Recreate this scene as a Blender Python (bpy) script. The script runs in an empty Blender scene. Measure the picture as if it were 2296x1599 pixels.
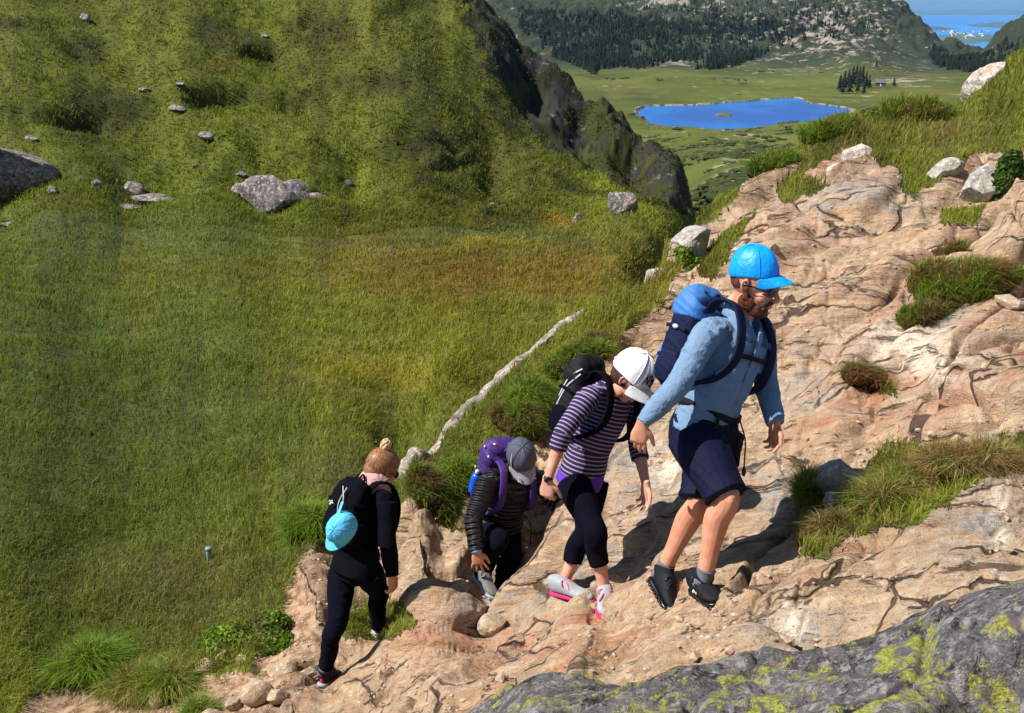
import bpy, bmesh, math, random, os
import numpy as np
from mathutils import Vector, Matrix
R = math.radians
SC = bpy.context.scene
COL = SC.collection
# ------------------------------------------------------------------ camera, sky, sun
PITCH = 19.4
FPX = 2242.0                      # focal length in pixels of a 2296 px wide picture
cam_d = bpy.data.cameras.new('camera'); cam = bpy.data.objects.new('camera', cam_d); COL.objects.link(cam)
cam_d.sensor_width = 36; cam_d.lens = 36*FPX/2296; cam_d.clip_start = .05; cam_d.clip_end = 400000
cam.location = (0, 0, 0); cam.rotation_euler = (R(90-PITCH), 0, 0)
SC.camera = cam
SUN_AZ, SUN_EL = 12.0, 52.0       # the light travels towards +x turned SUN_AZ towards +y
sd = bpy.data.lights.new('sun', 'SUN'); sd.energy = 5.0; sd.angle = R(.5); sd.color = (1, .955, .87)
sun = bpy.data.objects.new('sun', sd); COL.objects.link(sun)
ldir = Vector((math.cos(R(SUN_EL))*math.cos(R(SUN_AZ)), math.cos(R(SUN_EL))*math.sin(R(SUN_AZ)), -math.sin(R(SUN_EL))))
sun.rotation_euler = ldir.to_track_quat('-Z', 'Y').to_euler()
w = bpy.data.worlds.new('World'); SC.world = w; w.use_nodes = True
nt = w.node_tree; nt.nodes.clear()
sky = nt.nodes.new('ShaderNodeTexSky'); sky.sky_type = 'NISHITA'; sky.sun_disc = False
sky.sun_elevation = R(SUN_EL); sky.sun_rotation = math.atan2(-ldir.x, -ldir.y); sky.altitude = 300; sky.air_density = 1.2; sky.dust_density = .4
bg = nt.nodes.new('ShaderNodeBackground'); bg.inputs[1].default_value = .05
out = nt.nodes.new('ShaderNodeOutputWorld'); nt.links.new(sky.outputs[0], bg.inputs[0]); nt.links.new(bg.outputs[0], out.inputs[0])
vs = SC.view_settings; vs.view_transform = 'Standard'; vs.look = 'None'; vs.exposure = .6; vs.gamma = 1
SC.cycles.max_bounces = 6; SC.cycles.diffuse_bounces = 1; SC.cycles.glossy_bounces = 2; SC.cycles.transparent_max_bounces = 8
SC.cycles.volume_bounces = 0

# ------------------------------------------------------------------ helpers
CP, SP = math.cos(R(PITCH)), math.sin(R(PITCH))
def P(X, Y, t):
    """photo position (2296x1599) and distance along the optical axis -> world point"""
    a = (X-1148)/FPX; b = (799.5-Y)/FPX
    return Vector((a*t, (CP+SP*b)*t, (-SP+CP*b)*t))
def proj(x, y, z):
    t = y*CP - z*SP; b = (y*SP + z*CP)/t
    return 1148+FPX*x/t, 799.5-FPX*b, t
def tag(o, label=None, cat=None, group=None, kind=None):
    if label: o['label'] = label
    if cat: o['category'] = cat
    if group: o['group'] = group
    if kind: o['kind'] = kind
    return o
def link(name, me, mat=None, parent=None):
    o = bpy.data.objects.new(name, me); COL.objects.link(o)
    if mat: me.materials.append(mat)
    if parent: o.parent = parent; o.matrix_parent_inverse = Matrix.Translation(parent.location).inverted() if parent.type == 'EMPTY' else Matrix()
    return o
def empty(name, loc, label=None, cat=None, group=None):
    o = bpy.data.objects.new(name, None); COL.objects.link(o); o.location = loc; o.empty_display_size = .1
    return tag(o, label, cat, group)
def mesh_np(name, co, faces, nv=4, smooth=True):
    """fast mesh from numpy arrays: co (n,3), faces (m,nv)"""
    me = bpy.data.meshes.new(name); co = np.ascontiguousarray(co, dtype=np.float32); faces = np.ascontiguousarray(faces, dtype=np.int32)
    me.vertices.add(len(co)); me.vertices.foreach_set('co', co.ravel())
    m = len(faces); me.loops.add(m*nv); me.loops.foreach_set('vertex_index', faces.ravel())
    me.polygons.add(m); me.polygons.foreach_set('loop_start', np.arange(0, m*nv, nv, dtype=np.int32))
    me.polygons.foreach_set('use_smooth', np.full(m, smooth, dtype=bool)); me.update(); me.validate()
    return me
def attr(me, name, arr):
    a = me.color_attributes.get(name) or me.color_attributes.new(name, 'FLOAT_COLOR', 'POINT'); arr = np.asarray(arr, dtype=np.float32)
    if arr.shape[1] == 3: arr = np.concatenate([arr, np.ones((len(arr), 1), np.float32)], 1)
    a.data.foreach_set('color', np.ascontiguousarray(arr).ravel())
def _hash(ix, iy, s):
    h = (ix.astype(np.int64)*374761393 + iy.astype(np.int64)*668265263 + s*2246822519) & 0xffffffff
    h = ((h ^ (h >> 13))*1274126177) & 0xffffffff; h = (h ^ (h >> 16))*2654435761 & 0xffffffff
    return ((h >> 8) & 0xffff)/65535.0
def vn(x, y, s=0):
    ix = np.floor(x); iy = np.floor(y); fx = x-ix; fy = y-iy
    fx = fx*fx*fx*(fx*(fx*6-15)+10); fy = fy*fy*fy*(fy*(fy*6-15)+10)
    a = _hash(ix, iy, s); b = _hash(ix+1, iy, s); c = _hash(ix, iy+1, s); d = _hash(ix+1, iy+1, s)
    return (a+(b-a)*fx + (c-a+(a-b-c+d)*fx)*fy)*2-1
def fbm(x, y, s=0, o=4, g=.5):
    r = 0; a = 1; n = 0
    for i in range(o):
        r = r+a*vn(x, y, s+i*7); n += a; a *= g
        x, y = 1.64*x+1.21*y+3.1, -1.21*x+1.64*y+7.7
    return r/n
def ridged(x, y, s=0, o=4, g=.5):
    r = 0; a = 1; n = 0
    for i in range(o):
        r = r+a*(1-np.abs(vn(x, y, s+i*7))*2); n += a; a *= g
        x, y = 1.64*x+1.21*y+3.1, -1.21*x+1.64*y+7.7
    return r/n
def worley(x, y, s=0):
    ix = np.floor(x); iy = np.floor(y); f1 = np.full(x.shape, 9.); f2 = np.full(x.shape, 9.); idv = np.zeros(x.shape); tx = np.zeros(x.shape); ty = np.zeros(x.shape)
    for i in (-1, 0, 1):
        for j in (-1, 0, 1):
            cx = ix+i; cy = iy+j; px = cx+_hash(cx, cy, s); py = cy+_hash(cx, cy, s+1)
            d = np.hypot(px-x, py-y); n = d < f1
            f2 = np.where(n, f1, np.minimum(f2, d)); idv = np.where(n, _hash(cx, cy, s+2), idv)
            tx = np.where(n, px-x, tx); ty = np.where(n, py-y, ty); f1 = np.where(n, d, f1)
    return f1, f2, idv, tx, ty
def inpoly(X, Y, poly):
    r = np.zeros(np.shape(X), bool); n = len(poly)
    for i in range(n):
        x0, y0 = poly[i]; x1, y1 = poly[(i+1) % n]
        if y0 == y1: continue
        c = ((y0 > Y) != (y1 > Y)) & (X < (x1-x0)*(Y-y0)/(y1-y0)+x0)
        r ^= c
    return r
def sm(a, b, x): t = np.clip((x-a)/(b-a), 0, 1); return t*t*(3-2*t)

# ------------------------------------------------------------------ node material helper
class NM:
    def __init__(s, name, rough=.8):
        s.m = bpy.data.materials.new(name); s.m.use_nodes = True; s.t = s.m.node_tree; s.t.nodes.clear()
        s.b = s.n('ShaderNodeBsdfPrincipled'); s.o = s.n('ShaderNodeOutputMaterial'); s.l(s.b.outputs[0], s.o.inputs[0])
        s.b.inputs['Roughness'].default_value = rough; s.b.inputs['Specular IOR Level'].default_value = .3
    def n(s, t, **k):
        x = s.t.nodes.new(t)
        for a, v in k.items(): setattr(x, a, v)
        return x
    def l(s, a, b): s.t.links.new(a, b)
    def put(s, v, inp):
        if hasattr(v, 'is_output') or hasattr(v, 'links'): s.l(v, inp)
        elif isinstance(v, (tuple, list)): inp.default_value = tuple(v)+((1,) if len(v) == 3 and len(inp.default_value) == 4 else ())
        else: inp.default_value = v
    def co(s, scale=None, kind='Object'):
        o = s.n('ShaderNodeTexCoord').outputs[kind]
        if scale is None: return o
        m = s.n('ShaderNodeMapping'); s.l(o, m.inputs[0]); m.inputs['Scale'].default_value = scale; return m.outputs[0]
    def noise(s, sc, det=4, vec=None, rough=.5, dist=0):
        x = s.n('ShaderNodeTexNoise'); x.inputs['Scale'].default_value = sc; x.inputs['Detail'].default_value = det; x.inputs['Roughness'].default_value = rough; x.inputs['Distortion'].default_value = dist
        s.l(vec if vec is not None else s.co(), x.inputs['Vector']); return x.outputs['Fac']
    def voro(s, sc, vec=None, feature='F1', out='Distance'):
        x = s.n('ShaderNodeTexVoronoi', feature=feature); x.inputs['Scale'].default_value = sc
        s.l(vec if vec is not None else s.co(), x.inputs['Vector']); return x.outputs[out]
    def ramp(s, v, lo, hi, a=0, b=1):
        x = s.n('ShaderNodeMapRange', interpolation_type='SMOOTHSTEP'); s.put(v, x.inputs[0])
        for i, q in enumerate((lo, hi, a, b)): x.inputs[i+1].default_value = q
        return x.outputs[0]
    def mix(s, f, a, b, mode='MIX'):
        x = s.n('ShaderNodeMix', data_type='RGBA', blend_type=mode); s.put(f, x.inputs[0]); s.put(a, x.inputs[6]); s.put(b, x.inputs[7]); return x.outputs[2]
    def math(s, op, a, b=0):
        x = s.n('ShaderNodeMath', operation=op); s.put(a, x.inputs[0]); s.put(b, x.inputs[1]); return x.outputs[0]
    def att(s, name, out='Color'):
        x = s.n('ShaderNodeAttribute', attribute_name=name); return x.outputs[out]
    def sep(s, v): x = s.n('ShaderNodeSeparateColor'); s.l(v, x.inputs[0]); return x.outputs
    def bump(s, h, st=.5, d=.01, nrm=None):
        x = s.n('ShaderNodeBump'); x.inputs['Strength'].default_value = st; x.inputs['Distance'].default_value = d; s.l(h, x.inputs['Height'])
        if nrm is not None: s.l(nrm, x.inputs['Normal'])
        return x.outputs[0]
    def col(s, v): s.put(v, s.b.inputs['Base Color']); return s
    def nrm(s, v): s.l(v, s.b.inputs['Normal']); return s
def cloth(name, c, rough=.85, wr=.012, sc=9., spec=.25, weave=True):
    m = NM(name, rough); m.b.inputs['Specular IOR Level'].default_value = spec
    n1 = m.noise(sc, 5, rough=.6, dist=.8); m.col(m.mix(m.noise(30, 3), tuple(q*.82 for q in c), tuple(min(1, q*1.15) for q in c)))
    b = m.bump(n1, .8, wr)
    if weave: b = m.bump(m.noise(420, 2), .25, .002, b)
    m.nrm(b); return m.m
# ------------------------------------------------------------------ terrain control points (photo x, photo y, distance)
def zpt(X, Y, z):
    b = (799.5-Y)/FPX; return (X, Y, z/(-SP+CP*b))
G = []
G += [(722,1545,6.24),(846,1420,6.75),(1095,1350,6.85),(1285,1345,5.45),(1355,1380,5.2),(1480,1355,4.8),(1580,1335,4.75),
 (1100,1599,4.3),(850,1599,5.1),(700,1620,5.6),(400,1599,6.3),(0,1599,6.6),(1500,1599,3.6),(2000,1599,3.2),(2296,1599,3.0),(1100,2200,2.9),(1700,2200,2.2),(2296,2100,2.1),(300,2200,3.9),
 (1300,1480,4.55),(1000,1480,5.4),(1700,1420,4.15),(2000,1400,3.9),(2296,1350,3.7),(1750,1270,4.75),(2000,1260,4.55),(2296,1230,4.3),
 (1850,1110,5.3),(1700,1010,5.9),(1600,1130,5.5),(2100,1000,5.2),(2100,900,5.6),(2296,900,5.3),(1900,850,6.3),(1780,720,7.1),(2000,720,6.8),(2296,680,6.5),(2150,560,7.6),
 (1700,600,8.2),(2296,450,8),(2000,450,9),(1800,480,9.3),(2100,350,10.2),(2296,280,10.6),(1950,320,11.2),(2160,240,12.5),
 (2600,1000,4.9),(2600,500,7.6),(2600,100,11),(2600,-200,13),(2900,300,8),(2700,1500,3.2),
 (2296,100,13.6),(2200,170,13.4),(2100,250,13.2),(1930,268,12.8),(1850,300,12.6),(1700,390,12.2),(1620,445,11.8),(1570,480,11.4),
 (1500,560,10),(1450,635,9.5),(1310,700,8.9),(1200,775,8.6),(1100,860,8.3),(1000,945,8.0),(925,1030,7.8),(895,1095,7.7),
 (700,1240,7.5),(600,1400,7.1),(450,1480,6.9),(250,1560,6.7),
 (1300,850,7.7),(1150,950,7.55),(1250,1020,7.35),(1050,1060,7.45),(1000,1220,7.15),(1200,1200,6.9),(1400,1100,6.3),(1400,950,7.0),(1400,810,8),(1550,700,8.5),(1600,560,9.7)]
def behind(pts, k, dz):
    r = []
    for X, Y, t in pts:
        p = P(X, Y, t); q = Vector((p.x*k, p.y*k, p.z+dz)); r.append(proj(q.x, q.y, q.z))
    return r
RIDGE = [(2296,100,13.6),(2200,170,13.4),(2100,250,13.2),(1930,268,12.8),(1850,300,12.6),(1700,390,12.2),(1620,445,11.8),(1570,480,11.4),(2600,-200,13)]
def dens(pts, step=65):
    r = []
    for a, b in zip(pts, pts[1:]):
        n = max(1, int(math.hypot(a[0]-b[0], a[1]-b[1])/step))
        for i in range(n): r.append(tuple(a[k]+(b[k]-a[k])*i/n for k in range(3)))
    return r+[pts[-1]]
G += [q for q in dens(RIDGE[:8]) if q not in G]
G += behind(dens(RIDGE[:8]), 1.12, -.75)+behind(RIDGE, 1.3, -2.2) + behind(RIDGE, 2.2, -11)
RIM = [(1500,560,10),(1450,635,9.5),(1310,700,8.9),(1200,775,8.6),(1100,860,8.3),(1000,945,8.0),(925,1030,7.8),(900,1095,7.7)]
G = [q for q in G if q != (895,1095,7.7)]
G += [q for q in dens(RIM) if q not in G] + behind(dens(RIM), 1.1, -.75) + behind(RIM, 1.4, -1.45)
G += [(0,1500,6.9),(0,1300,8.1),(0,1000,11.3),(0,800,15),(0,650,21),(0,560,28),(0,490,38),(300,472,40),(600,470,42),(-500,1500,6.5),(-500,900,13),(-500,560,28),(-500,450,40),(-500,100,50),(-500,-200,62),
 (500,1400,7.5),(500,1200,8.9),(500,1000,11.3),(500,800,15),(500,650,21),(500,560,29),(800,1000,9.9),(800,1150,8.5),(1000,820,12.8),(900,950,10.2),(1200,690,19),(1000,650,21.5),(1000,560,29),
 (1300,640,22),(1400,600,25),(1470,540,31),(1000,500,38),(1300,480,42),(1500,490,44),(1545,472,52),
 (0,380,41),(0,300,43),(0,150,48),(0,0,54),(0,-200,64),(400,380,44),(400,150,52),(400,0,58),(400,-250,70),(800,410,47),(800,300,50),(800,150,56),(800,0,63),(800,-250,76),
 (1100,420,52),(1100,250,57),(1050,100,62),(980,0,66),(1180,270,60),(1330,390,57),(1330,450,49),(1450,450,54)]
CREST0 = [(1000,-110,76),(1075,-10,73),(1130,40,73),(1200,100,72),(1300,180,70),(1400,262,68),(1480,345,65),(1525,420,62.5),(1548,462,60)]
CREST = dens(CREST0, 50)
G += CREST + [(1200,200,66),(1300,300,63),(1420,400,60)] + behind(CREST[2:], 1.09, -9) + behind(CREST[:1], 1.2, -2) + behind(CREST0[1:], 1.5, -28)
# the valley beyond
LZ = -60.
G += [(1600,452,105),(1600,430,140),(1680,420,130),(1600,360,230),(1560,310,380),(1700,340,290),(1850,320,380),(2000,300,420),(2200,250,520),(2500,200,600)]
SHORE = [(1425,250),(1450,238),(1560,236),(1660,229),(1740,222),(1790,220),(1815,232),(1870,238),(1905,245),(1915,256),(1880,264),(1820,275),(1740,284),(1660,291),(1600,294),(1520,287),(1460,280),(1430,262)]
LC = (1660, 256)
G += [zpt(X, Y, -59.2) for X, Y in SHORE]
G += [zpt(LC[0]+(X-LC[0])*.82, LC[1]+(Y-LC[1])*.82, -66) for X, Y in SHORE[::2]] + [zpt(LC[0], LC[1], -68)]
G += [(1300,240,640),(1300,200,760),(1350,185,850),(1500,200,790),(1700,195,800),(1900,200,780),(2050,190,800),(2200,175,900),(1900,225,690),(2100,240,640),
 (1500,165,920),(1700,155,960),(1950,150,960),(2150,160,950),(2350,150,950),(1340,160,960),
 (1200,120,1180),(1400,125,1150),(1600,110,1250),(1800,100,1300),(2000,112,1300),(2120,128,1350),
 (1200,60,1550),(1400,60,1500),(1600,50,1650),(1800,50,1600),(1950,60,1550),
 (1140,-4,2300),(1250,-20,2200),(1400,-45,2150),(1600,-50,2100),(1800,-35,2050),(1900,-15,2000),(1960,10,1950),(2020,50,1850),(2080,85,1750),(2140,112,1600),
 (2190,132,1450),(2240,98,1500),(2296,62,1450),(2400,30,1450),(2600,0,1500),(900,20,2200),(700,60,1500),(900,150,900),(2700,100,1200),(1000,200,500)]
FCREST = [(1140,-4,2300),(1250,-20,2200),(1400,-45,2150),(1600,-50,2100),(1800,-35,2050),(1900,-15,2000),(1960,10,1950),(2020,50,1850),(2080,85,1750),(2140,112,1600),(2190,132,1450),(2240,98,1500),(2296,62,1450),(2600,0,1500)]
G += behind(FCREST, 1.25, -120) + behind(FCREST, 1.9, -330) + behind(FCREST, 3.2, -430)
ctrl = np.array([[math.atan2(p.x, p.y), math.log(math.hypot(p.x, p.y)), p.z/math.hypot(p.x, p.y)] for p in (P(*g) for g in G)])
_A = ctrl[:, 0]*6; _B = ctrl[:, 1]
def _ker(a, b, c, d): return np.sqrt((a-c)**2+(b-d)**2+.0015)
_n = len(G); _M = np.zeros((_n+3, _n+3)); _M[:_n, :_n] = _ker(_A[:, None], _B[:, None], _A[None], _B[None]) + 0
_M[np.arange(_n), np.arange(_n)] -= .015
_M[:_n, _n] = 1; _M[:_n, _n+1] = _A; _M[:_n, _n+2] = _B; _M[_n:, :_n] = _M[:_n, _n:].T
_W = np.linalg.solve(_M, np.concatenate([ctrl[:, 2], [0, 0, 0]]))
def base_z(x, y):
    x = np.asarray(x, float); y = np.asarray(y, float)
    D = np.hypot(x, y); a = np.arctan2(x, y)*6; b = np.log(D); g = _W[_n]+_W[_n+1]*a+_W[_n+2]*b
    a = a.astype(np.float32); b = b.astype(np.float32); g = g.astype(np.float32)
    for i in range(_n): g += np.float32(_W[i])*np.sqrt((a-np.float32(_A[i]))**2+(b-np.float32(_B[i]))**2+np.float32(.0015))
    return g.astype(float)*D
# ------------------------------------------------------------------ regions of the ground (photo outline of each kind of ground)
ROCKP = [(560,2400),(560,1700),(610,1560),(690,1490),(725,1420),(700,1330),(670,1260),(740,1215),(880,1200),(905,1120),(950,1110),(985,1180),(1040,1190),(1060,1110),(1120,1010),(1190,965),(1235,1010),(1262,930),(1330,830),(1400,745),(1480,690),(1500,640),(1530,600),
 (1500,585),(1500,545),(1590,500),(1640,470),(1670,415),(1750,365),(1790,345),(1800,365),(1740,420),(1760,455),(1850,420),(1890,360),(1960,355),(2010,380),(2040,440),(2110,400),(2200,345),(2296,335),(2900,300),(2900,2400)]
SOILP = [[(1640,470),(1665,412),(1750,362),(1795,342),(1800,365),(1740,420),(1700,470)], [(1380,770),(1400,745),(1480,690),(1505,650),(1530,690),(1440,800),(1380,880)],
 [(1180,975),(1235,1010),(1262,930),(1230,930)], [(890,1200),(985,1160),(1040,1190),(1060,1120),(1010,1110),(940,1190)], [(0,1700),(60,1560),(330,1520),(700,1500),(560,1700)], [(1790,400),(1900,330),(1960,355),(1890,420)],
 [(560,1500),(690,1230),(760,1215),(740,1330),(760,1440),(700,1500)]]
TUFTP = [[(1560,600),(1640,500),(1700,480),(1640,560),(1590,640)], [(1930,850),(1990,850),(2010,890),(1940,880)], [(1800,1250),(1790,1160),(1900,1110),(1990,990),(2100,1000),(2200,980),(2330,980),(2330,1040),(2200,1080),(2060,1170),(1900,1200),(1860,1250)],
 [(760,1380),(900,1350),(940,1400),(860,1440),(770,1420)], [(2120,470),(2200,460),(2190,500),(2110,500)], [(1350,690),(1430,640),(1470,660),(1380,720)]]
def edge_noise(X, Y):
    return X+14*fbm(X/22, Y/22, 3, 3)+5*fbm(X/5, Y/5, 8, 2), Y+14*fbm(X/22, Y/22, 5, 3)+5*fbm(X/5, Y/5, 11, 2)
def masks(x, y, z):
    X, Y, t = proj(x, y, z); Xn, Yn = edge_noise(X, Y); near = t < 15.5
    rock = inpoly(Xn, Yn, ROCKP) & near
    soil = np.zeros(rock.shape, bool); tuft = np.zeros(rock.shape, bool)
    for p in SOILP: soil |= inpoly(Xn, Yn, p) & near
    for p in TUFTP: tuft |= inpoly(Xn, Yn, p) & near
    return X, Y, t, rock & ~tuft, soil, tuft & rock
# grass colour patches: x, y, radius x, radius y, colour, strength (real colour of the sward: sedge, moss, dry stems)
GC = np.array((.105, .116, .012))
PATCH = [(700,760,420,90,(.145,.145,.012),.6),(1000,760,260,110,(.17,.16,.014),.7),(150,900,520,420,(.045,.078,.014),.85),(900,600,560,60,(.120,.085,.014),.85),(1150,620,280,55,(.17,.085,.010),.85),(1020,680,60,40,(.17,.07,.012),.45),(760,830,160,45,(.23,.18,.012),.85),(900,845,120,30,(.22,.16,.01),.6),
 (500,900,420,260,(.060,.092,.014),.6),(860,930,200,50,(.12,.12,.01),.5),(300,530,420,60,(.055,.085,.028),.6),(1100,525,130,18,(.085,.12,.05),.75),(1080,498,60,12,(.28,.17,.01),.9),(1240,504,60,12,(.30,.16,.01),.9),(1110,556,70,12,(.26,.22,.02),.8),
 (770,545,90,14,(.09,.045,.02),.7),(1300,555,60,20,(.08,.045,.025),.5),(1000,440,200,50,(.12,.125,.012),.5),(1150,300,260,80,(.115,.125,.018),.6),(900,200,160,90,(.09,.115,.012),.4),(1250,950,160,180,(.10,.13,.010),.6),(1150,720,200,60,(.12,.12,.012),.5),
 (1000,1060,100,110,(.10,.14,.012),.6),(420,1320,300,90,(.11,.105,.035),.6),(650,1180,170,90,(.09,.13,.014),.5),(200,1470,130,80,(.06,.11,.01),.6),(750,1060,120,40,(.11,.10,.04),.5),(1350,720,100,60,(.13,.11,.02),.6),
 (820,100,120,30,(.12,.07,.02),.4),(850,180,80,20,(.10,.06,.02),.5),(1950,300,300,90,(.105,.105,.016),.7),(2200,280,200,120,(.085,.095,.012),.7),(2100,300,90,40,(.11,.07,.03),.6),(2000,220,60,30,(.05,.06,.012),.6),(1880,300,60,30,(.12,.09,.03),.6),(1700,350,120,60,(.11,.13,.014),.6),(480,135,40,14,(.14,.06,.03),.5),(60,1150,200,200,(.04,.07,.012),.5)]
DARKP = [(650,230,70,30),(860,190,110,28),(930,320,110,26),(990,355,60,24),(880,25,60,25),(480,220,90,25),(700,60,80,30),(200,260,120,25),(600,120,60,20)]  # dark hillside patches: shade of hollows and ledges put into the grass colour
def grass_color(X, Y, x, y, t):
    c = np.empty(X.shape+(3,)); c[:] = GC
    Xn = X+60*fbm(X/120, Y/50, 21, 3); Yn = Y+25*fbm(X/120, Y/50, 24, 3)
    for px, py, rx, ry, col, s in PATCH:
        w_ = s*np.exp(-((Xn-px)/rx)**2-((Yn-py)/ry)**2); c = c*(1-w_[..., None])+np.array(col)*w_[..., None]
    hillm = ((t > 36) & (t < 110))*1.; s = np.clip(t, 3, 400); n = fbm(x/(s*.05), y/(s*.11), 31, 4); n2 = fbm(x/(s*.015), y/(s*.03), 33, 3)
    big = fbm(x/(s*.12), y/(s*.2), 35, 3); c = c*(1+.5*n+.35*n2+.45*big*hillm)[..., None]; yel = sm(.1, .6, fbm(x/(s*.03)+9, y/(s*.06), 37, 3))[..., None]
    c = c*(1-.35*yel)+np.array((.15, .14, .02))*.35*yel
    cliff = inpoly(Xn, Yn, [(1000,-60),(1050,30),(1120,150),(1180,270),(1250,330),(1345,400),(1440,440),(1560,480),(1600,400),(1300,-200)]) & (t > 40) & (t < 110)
    c = np.where(cliff[..., None], c*.22, c)  # cliff shade painted into the colour, on top of dark heather and wet rock
    hill = (t > 38) & (t < 90)
    dn = sm(.16, .42, fbm(x/3.2, y/5.0, 41, 4))*hill
    for px, py, rx, ry in DARKP: dn = np.maximum(dn, hill*.9*np.exp(-((Xn-px)/rx)**2-((Yn-py)/ry)**2))
    c = c*(1-.62*dn[..., None]); c = np.where(hill[..., None], c*np.array((.98, 1.06, .62)), c)  # dn darkens the turf colour to imitate shaded hollows
    return np.clip(c, .004, .5), cliff
LDIR = (.74, .67)
def rock_disp(x, y):
    """slabs and ledges running up along the trail, cracks and plates"""
    s = x*LDIR[0]+y*LDIR[1]; c = -x*LDIR[1]+y*LDIR[0]
    c = c+.25*fbm(s*.7, c*.9, 51, 3); s = s+.25*fbm(s*.8, c*.8, 54, 3)
    d = .16*fbm(s*.45, c*1.1, 61, 4)+.05*ridged(s*.9, c*2.8, 63, 4)
    rm0 = .25+.9*sm(-.1, .3, fbm(s*.8+4, c*1.1, 79, 3))
    for k, (ss, cc, amp) in enumerate(((.62, 1.5, .15), (1.5, 3.6, .06), (3.6, 7.0, .026), (9., 15., .012))):
        f1, f2, idv, tx, ty = worley(s*ss+k*9, c*cc+k*5, 71+k)
        tilt = (idv-.5)*1.2*tx+(np.modf(idv*17)[0]-.5)*2.2*ty
        e = f2-f1; a2 = amp*(1 if k < 2 else rm0); d = d+a2*((idv-.4)*1.1+tilt*.8)*(1-np.exp(-(e/.12)**2))-amp*.9*np.exp(-(e/(.05+.02*k))**2)*(np.modf(idv*31)[0] > (.78, .6, .4, .4)[k])
    rm = sm(-.15, .35, fbm(s*.9, c*1.2, 89, 3)); d = d+.007*rm*ridged(s*3.5, c*9, 81, 4)+.010*fbm(s*9, c*13, 85, 4)
    # steps across the slope: sharp down-slope edges
    q = c*1.5+.6*fbm(s*.5, c*.6, 57, 3); fr = q-np.floor(q); d = d+.05*(fr-sm(.68, 1., fr))*sm(-.2, .3, fbm(s*.6, c*.6, 59, 2))
    return d
def blur(a, k=2):
    a = a.astype(float)
    if a.ndim < 2: return a
    for _ in range(2):
        for ax in (0, 1):
            p = np.pad(a, [(k, k) if i == ax else (0, 0) for i in (0, 1)], 'edge'); c_ = np.cumsum(np.insert(p, 0, 0, ax), ax); n = a.shape[ax]
            a = (np.take(c_, np.arange(2*k+1, 2*k+1+n), ax)-np.take(c_, np.arange(n), ax))/(2*k+1)
    return a
def full_z(x, y, detail=True):
    z = base_z(x, y)
    if not detail: return z
    X, Y, t, rock, soil, tuft = masks(x, y, z)
    r = blur(rock, 5)*sm(15, 11, t)
    z = z+(1-r)*np.clip(t, 3, 30)*.006*fbm(x/1.2, y/1.2, 91, 3)
    so_ = blur(soil & ~rock, 3); z = z-.06*so_*sm(15, 12, t)+.01*soil*fbm(x*9, y*9, 95, 3)
    D = np.hypot(x, y)
    hill = sm(36, 44, D)*sm(120, 80, D); z = z+hill*(.9*fbm(x/6, y/6, 101, 4)+.28*ridged(x/2.4, y/2.4, 105, 3))
    hw = np.zeros(x.shape)
    for px, py, rx, ry in DARKP: hw = np.maximum(hw, np.exp(-((X-px+.6*(Y-py))/(rx*.8))**2-((Y-py)/(ry*.7))**2))
    z = z-hill*1.5*hw*(t > 38)*(.6+.8*fbm(x/2, y/2, 107, 3))
    _, cl = (None, inpoly(X, Y, [(1000,-60),(1050,30),(1120,150),(1180,270),(1250,330),(1345,400),(1440,440),(1560,480),(1600,400),(1300,-200)]) & (t > 40) & (t < 110))
    z = z+cl*(.95*ridged(x/3.0, y/3.0, 111, 5)-.2)
    far = sm(140, 400, D); XL, YL, _t = proj(x, y, LZ+0*z); lake = inpoly(XL, YL, SHORE) & (t > 300)
    near_l = np.clip(np.abs(z-LZ)/8, .05, 1)
    z = z+far*np.where(t > 300, near_l, 1)*(np.clip(D/700, 0, 2.2)**1.5*17*fbm(x/140, y/140, 121, 6, .6)+np.clip(D/900, 0, 1)*5*ridged(x/60, y/60, 125, 4))*(~lake)
    z = np.where(lake, np.minimum(z, LZ-2), np.where((t > 350) & (t < 1100), np.maximum(z, LZ+.5+.8*fbm(x/40, y/40, 9, 3)**2), z))
    z = z+sm(300, 500, t)*2.6*(np.exp(-((XL-1622)/30)**4-((YL-259)/4)**4)*(LZ+.8+.5*fbm(x/4, y/4, 9, 2)-z)/2.6)
    return z
FEET = [P(*q) for q in ((1556,1322,4.74),(1606,1358,4.50),(1581,1340,4.62),(1506,1378,4.74),(1355,1388,5.10),(1352,1342,5.26),(1328,1350,5.36),(1240,1332,5.54),(1284,1341,5.45),(1106,1345,6.46),(1126,1372,6.80),(1104,1350,7.02),(756,1515,6.50),(720,1540,6.26),(898,1407,6.86),(838,1424,6.70),(868,1416,6.78))]
_pre = None
def settle(x, y, z, fz):
    """bring the rock surface up or down to the soles that stand on it"""
    num = 0; den = 1e-3+0*x
    for q, dz in zip(FEET, fz):
        w_ = np.exp(-((x-q.x)**2+(y-q.y)**2)/.15**2); num = num+w_*dz; den = den+w_**1.0
    wmax = 1-np.exp(-den*1.6); return z+num/den*wmax
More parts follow.
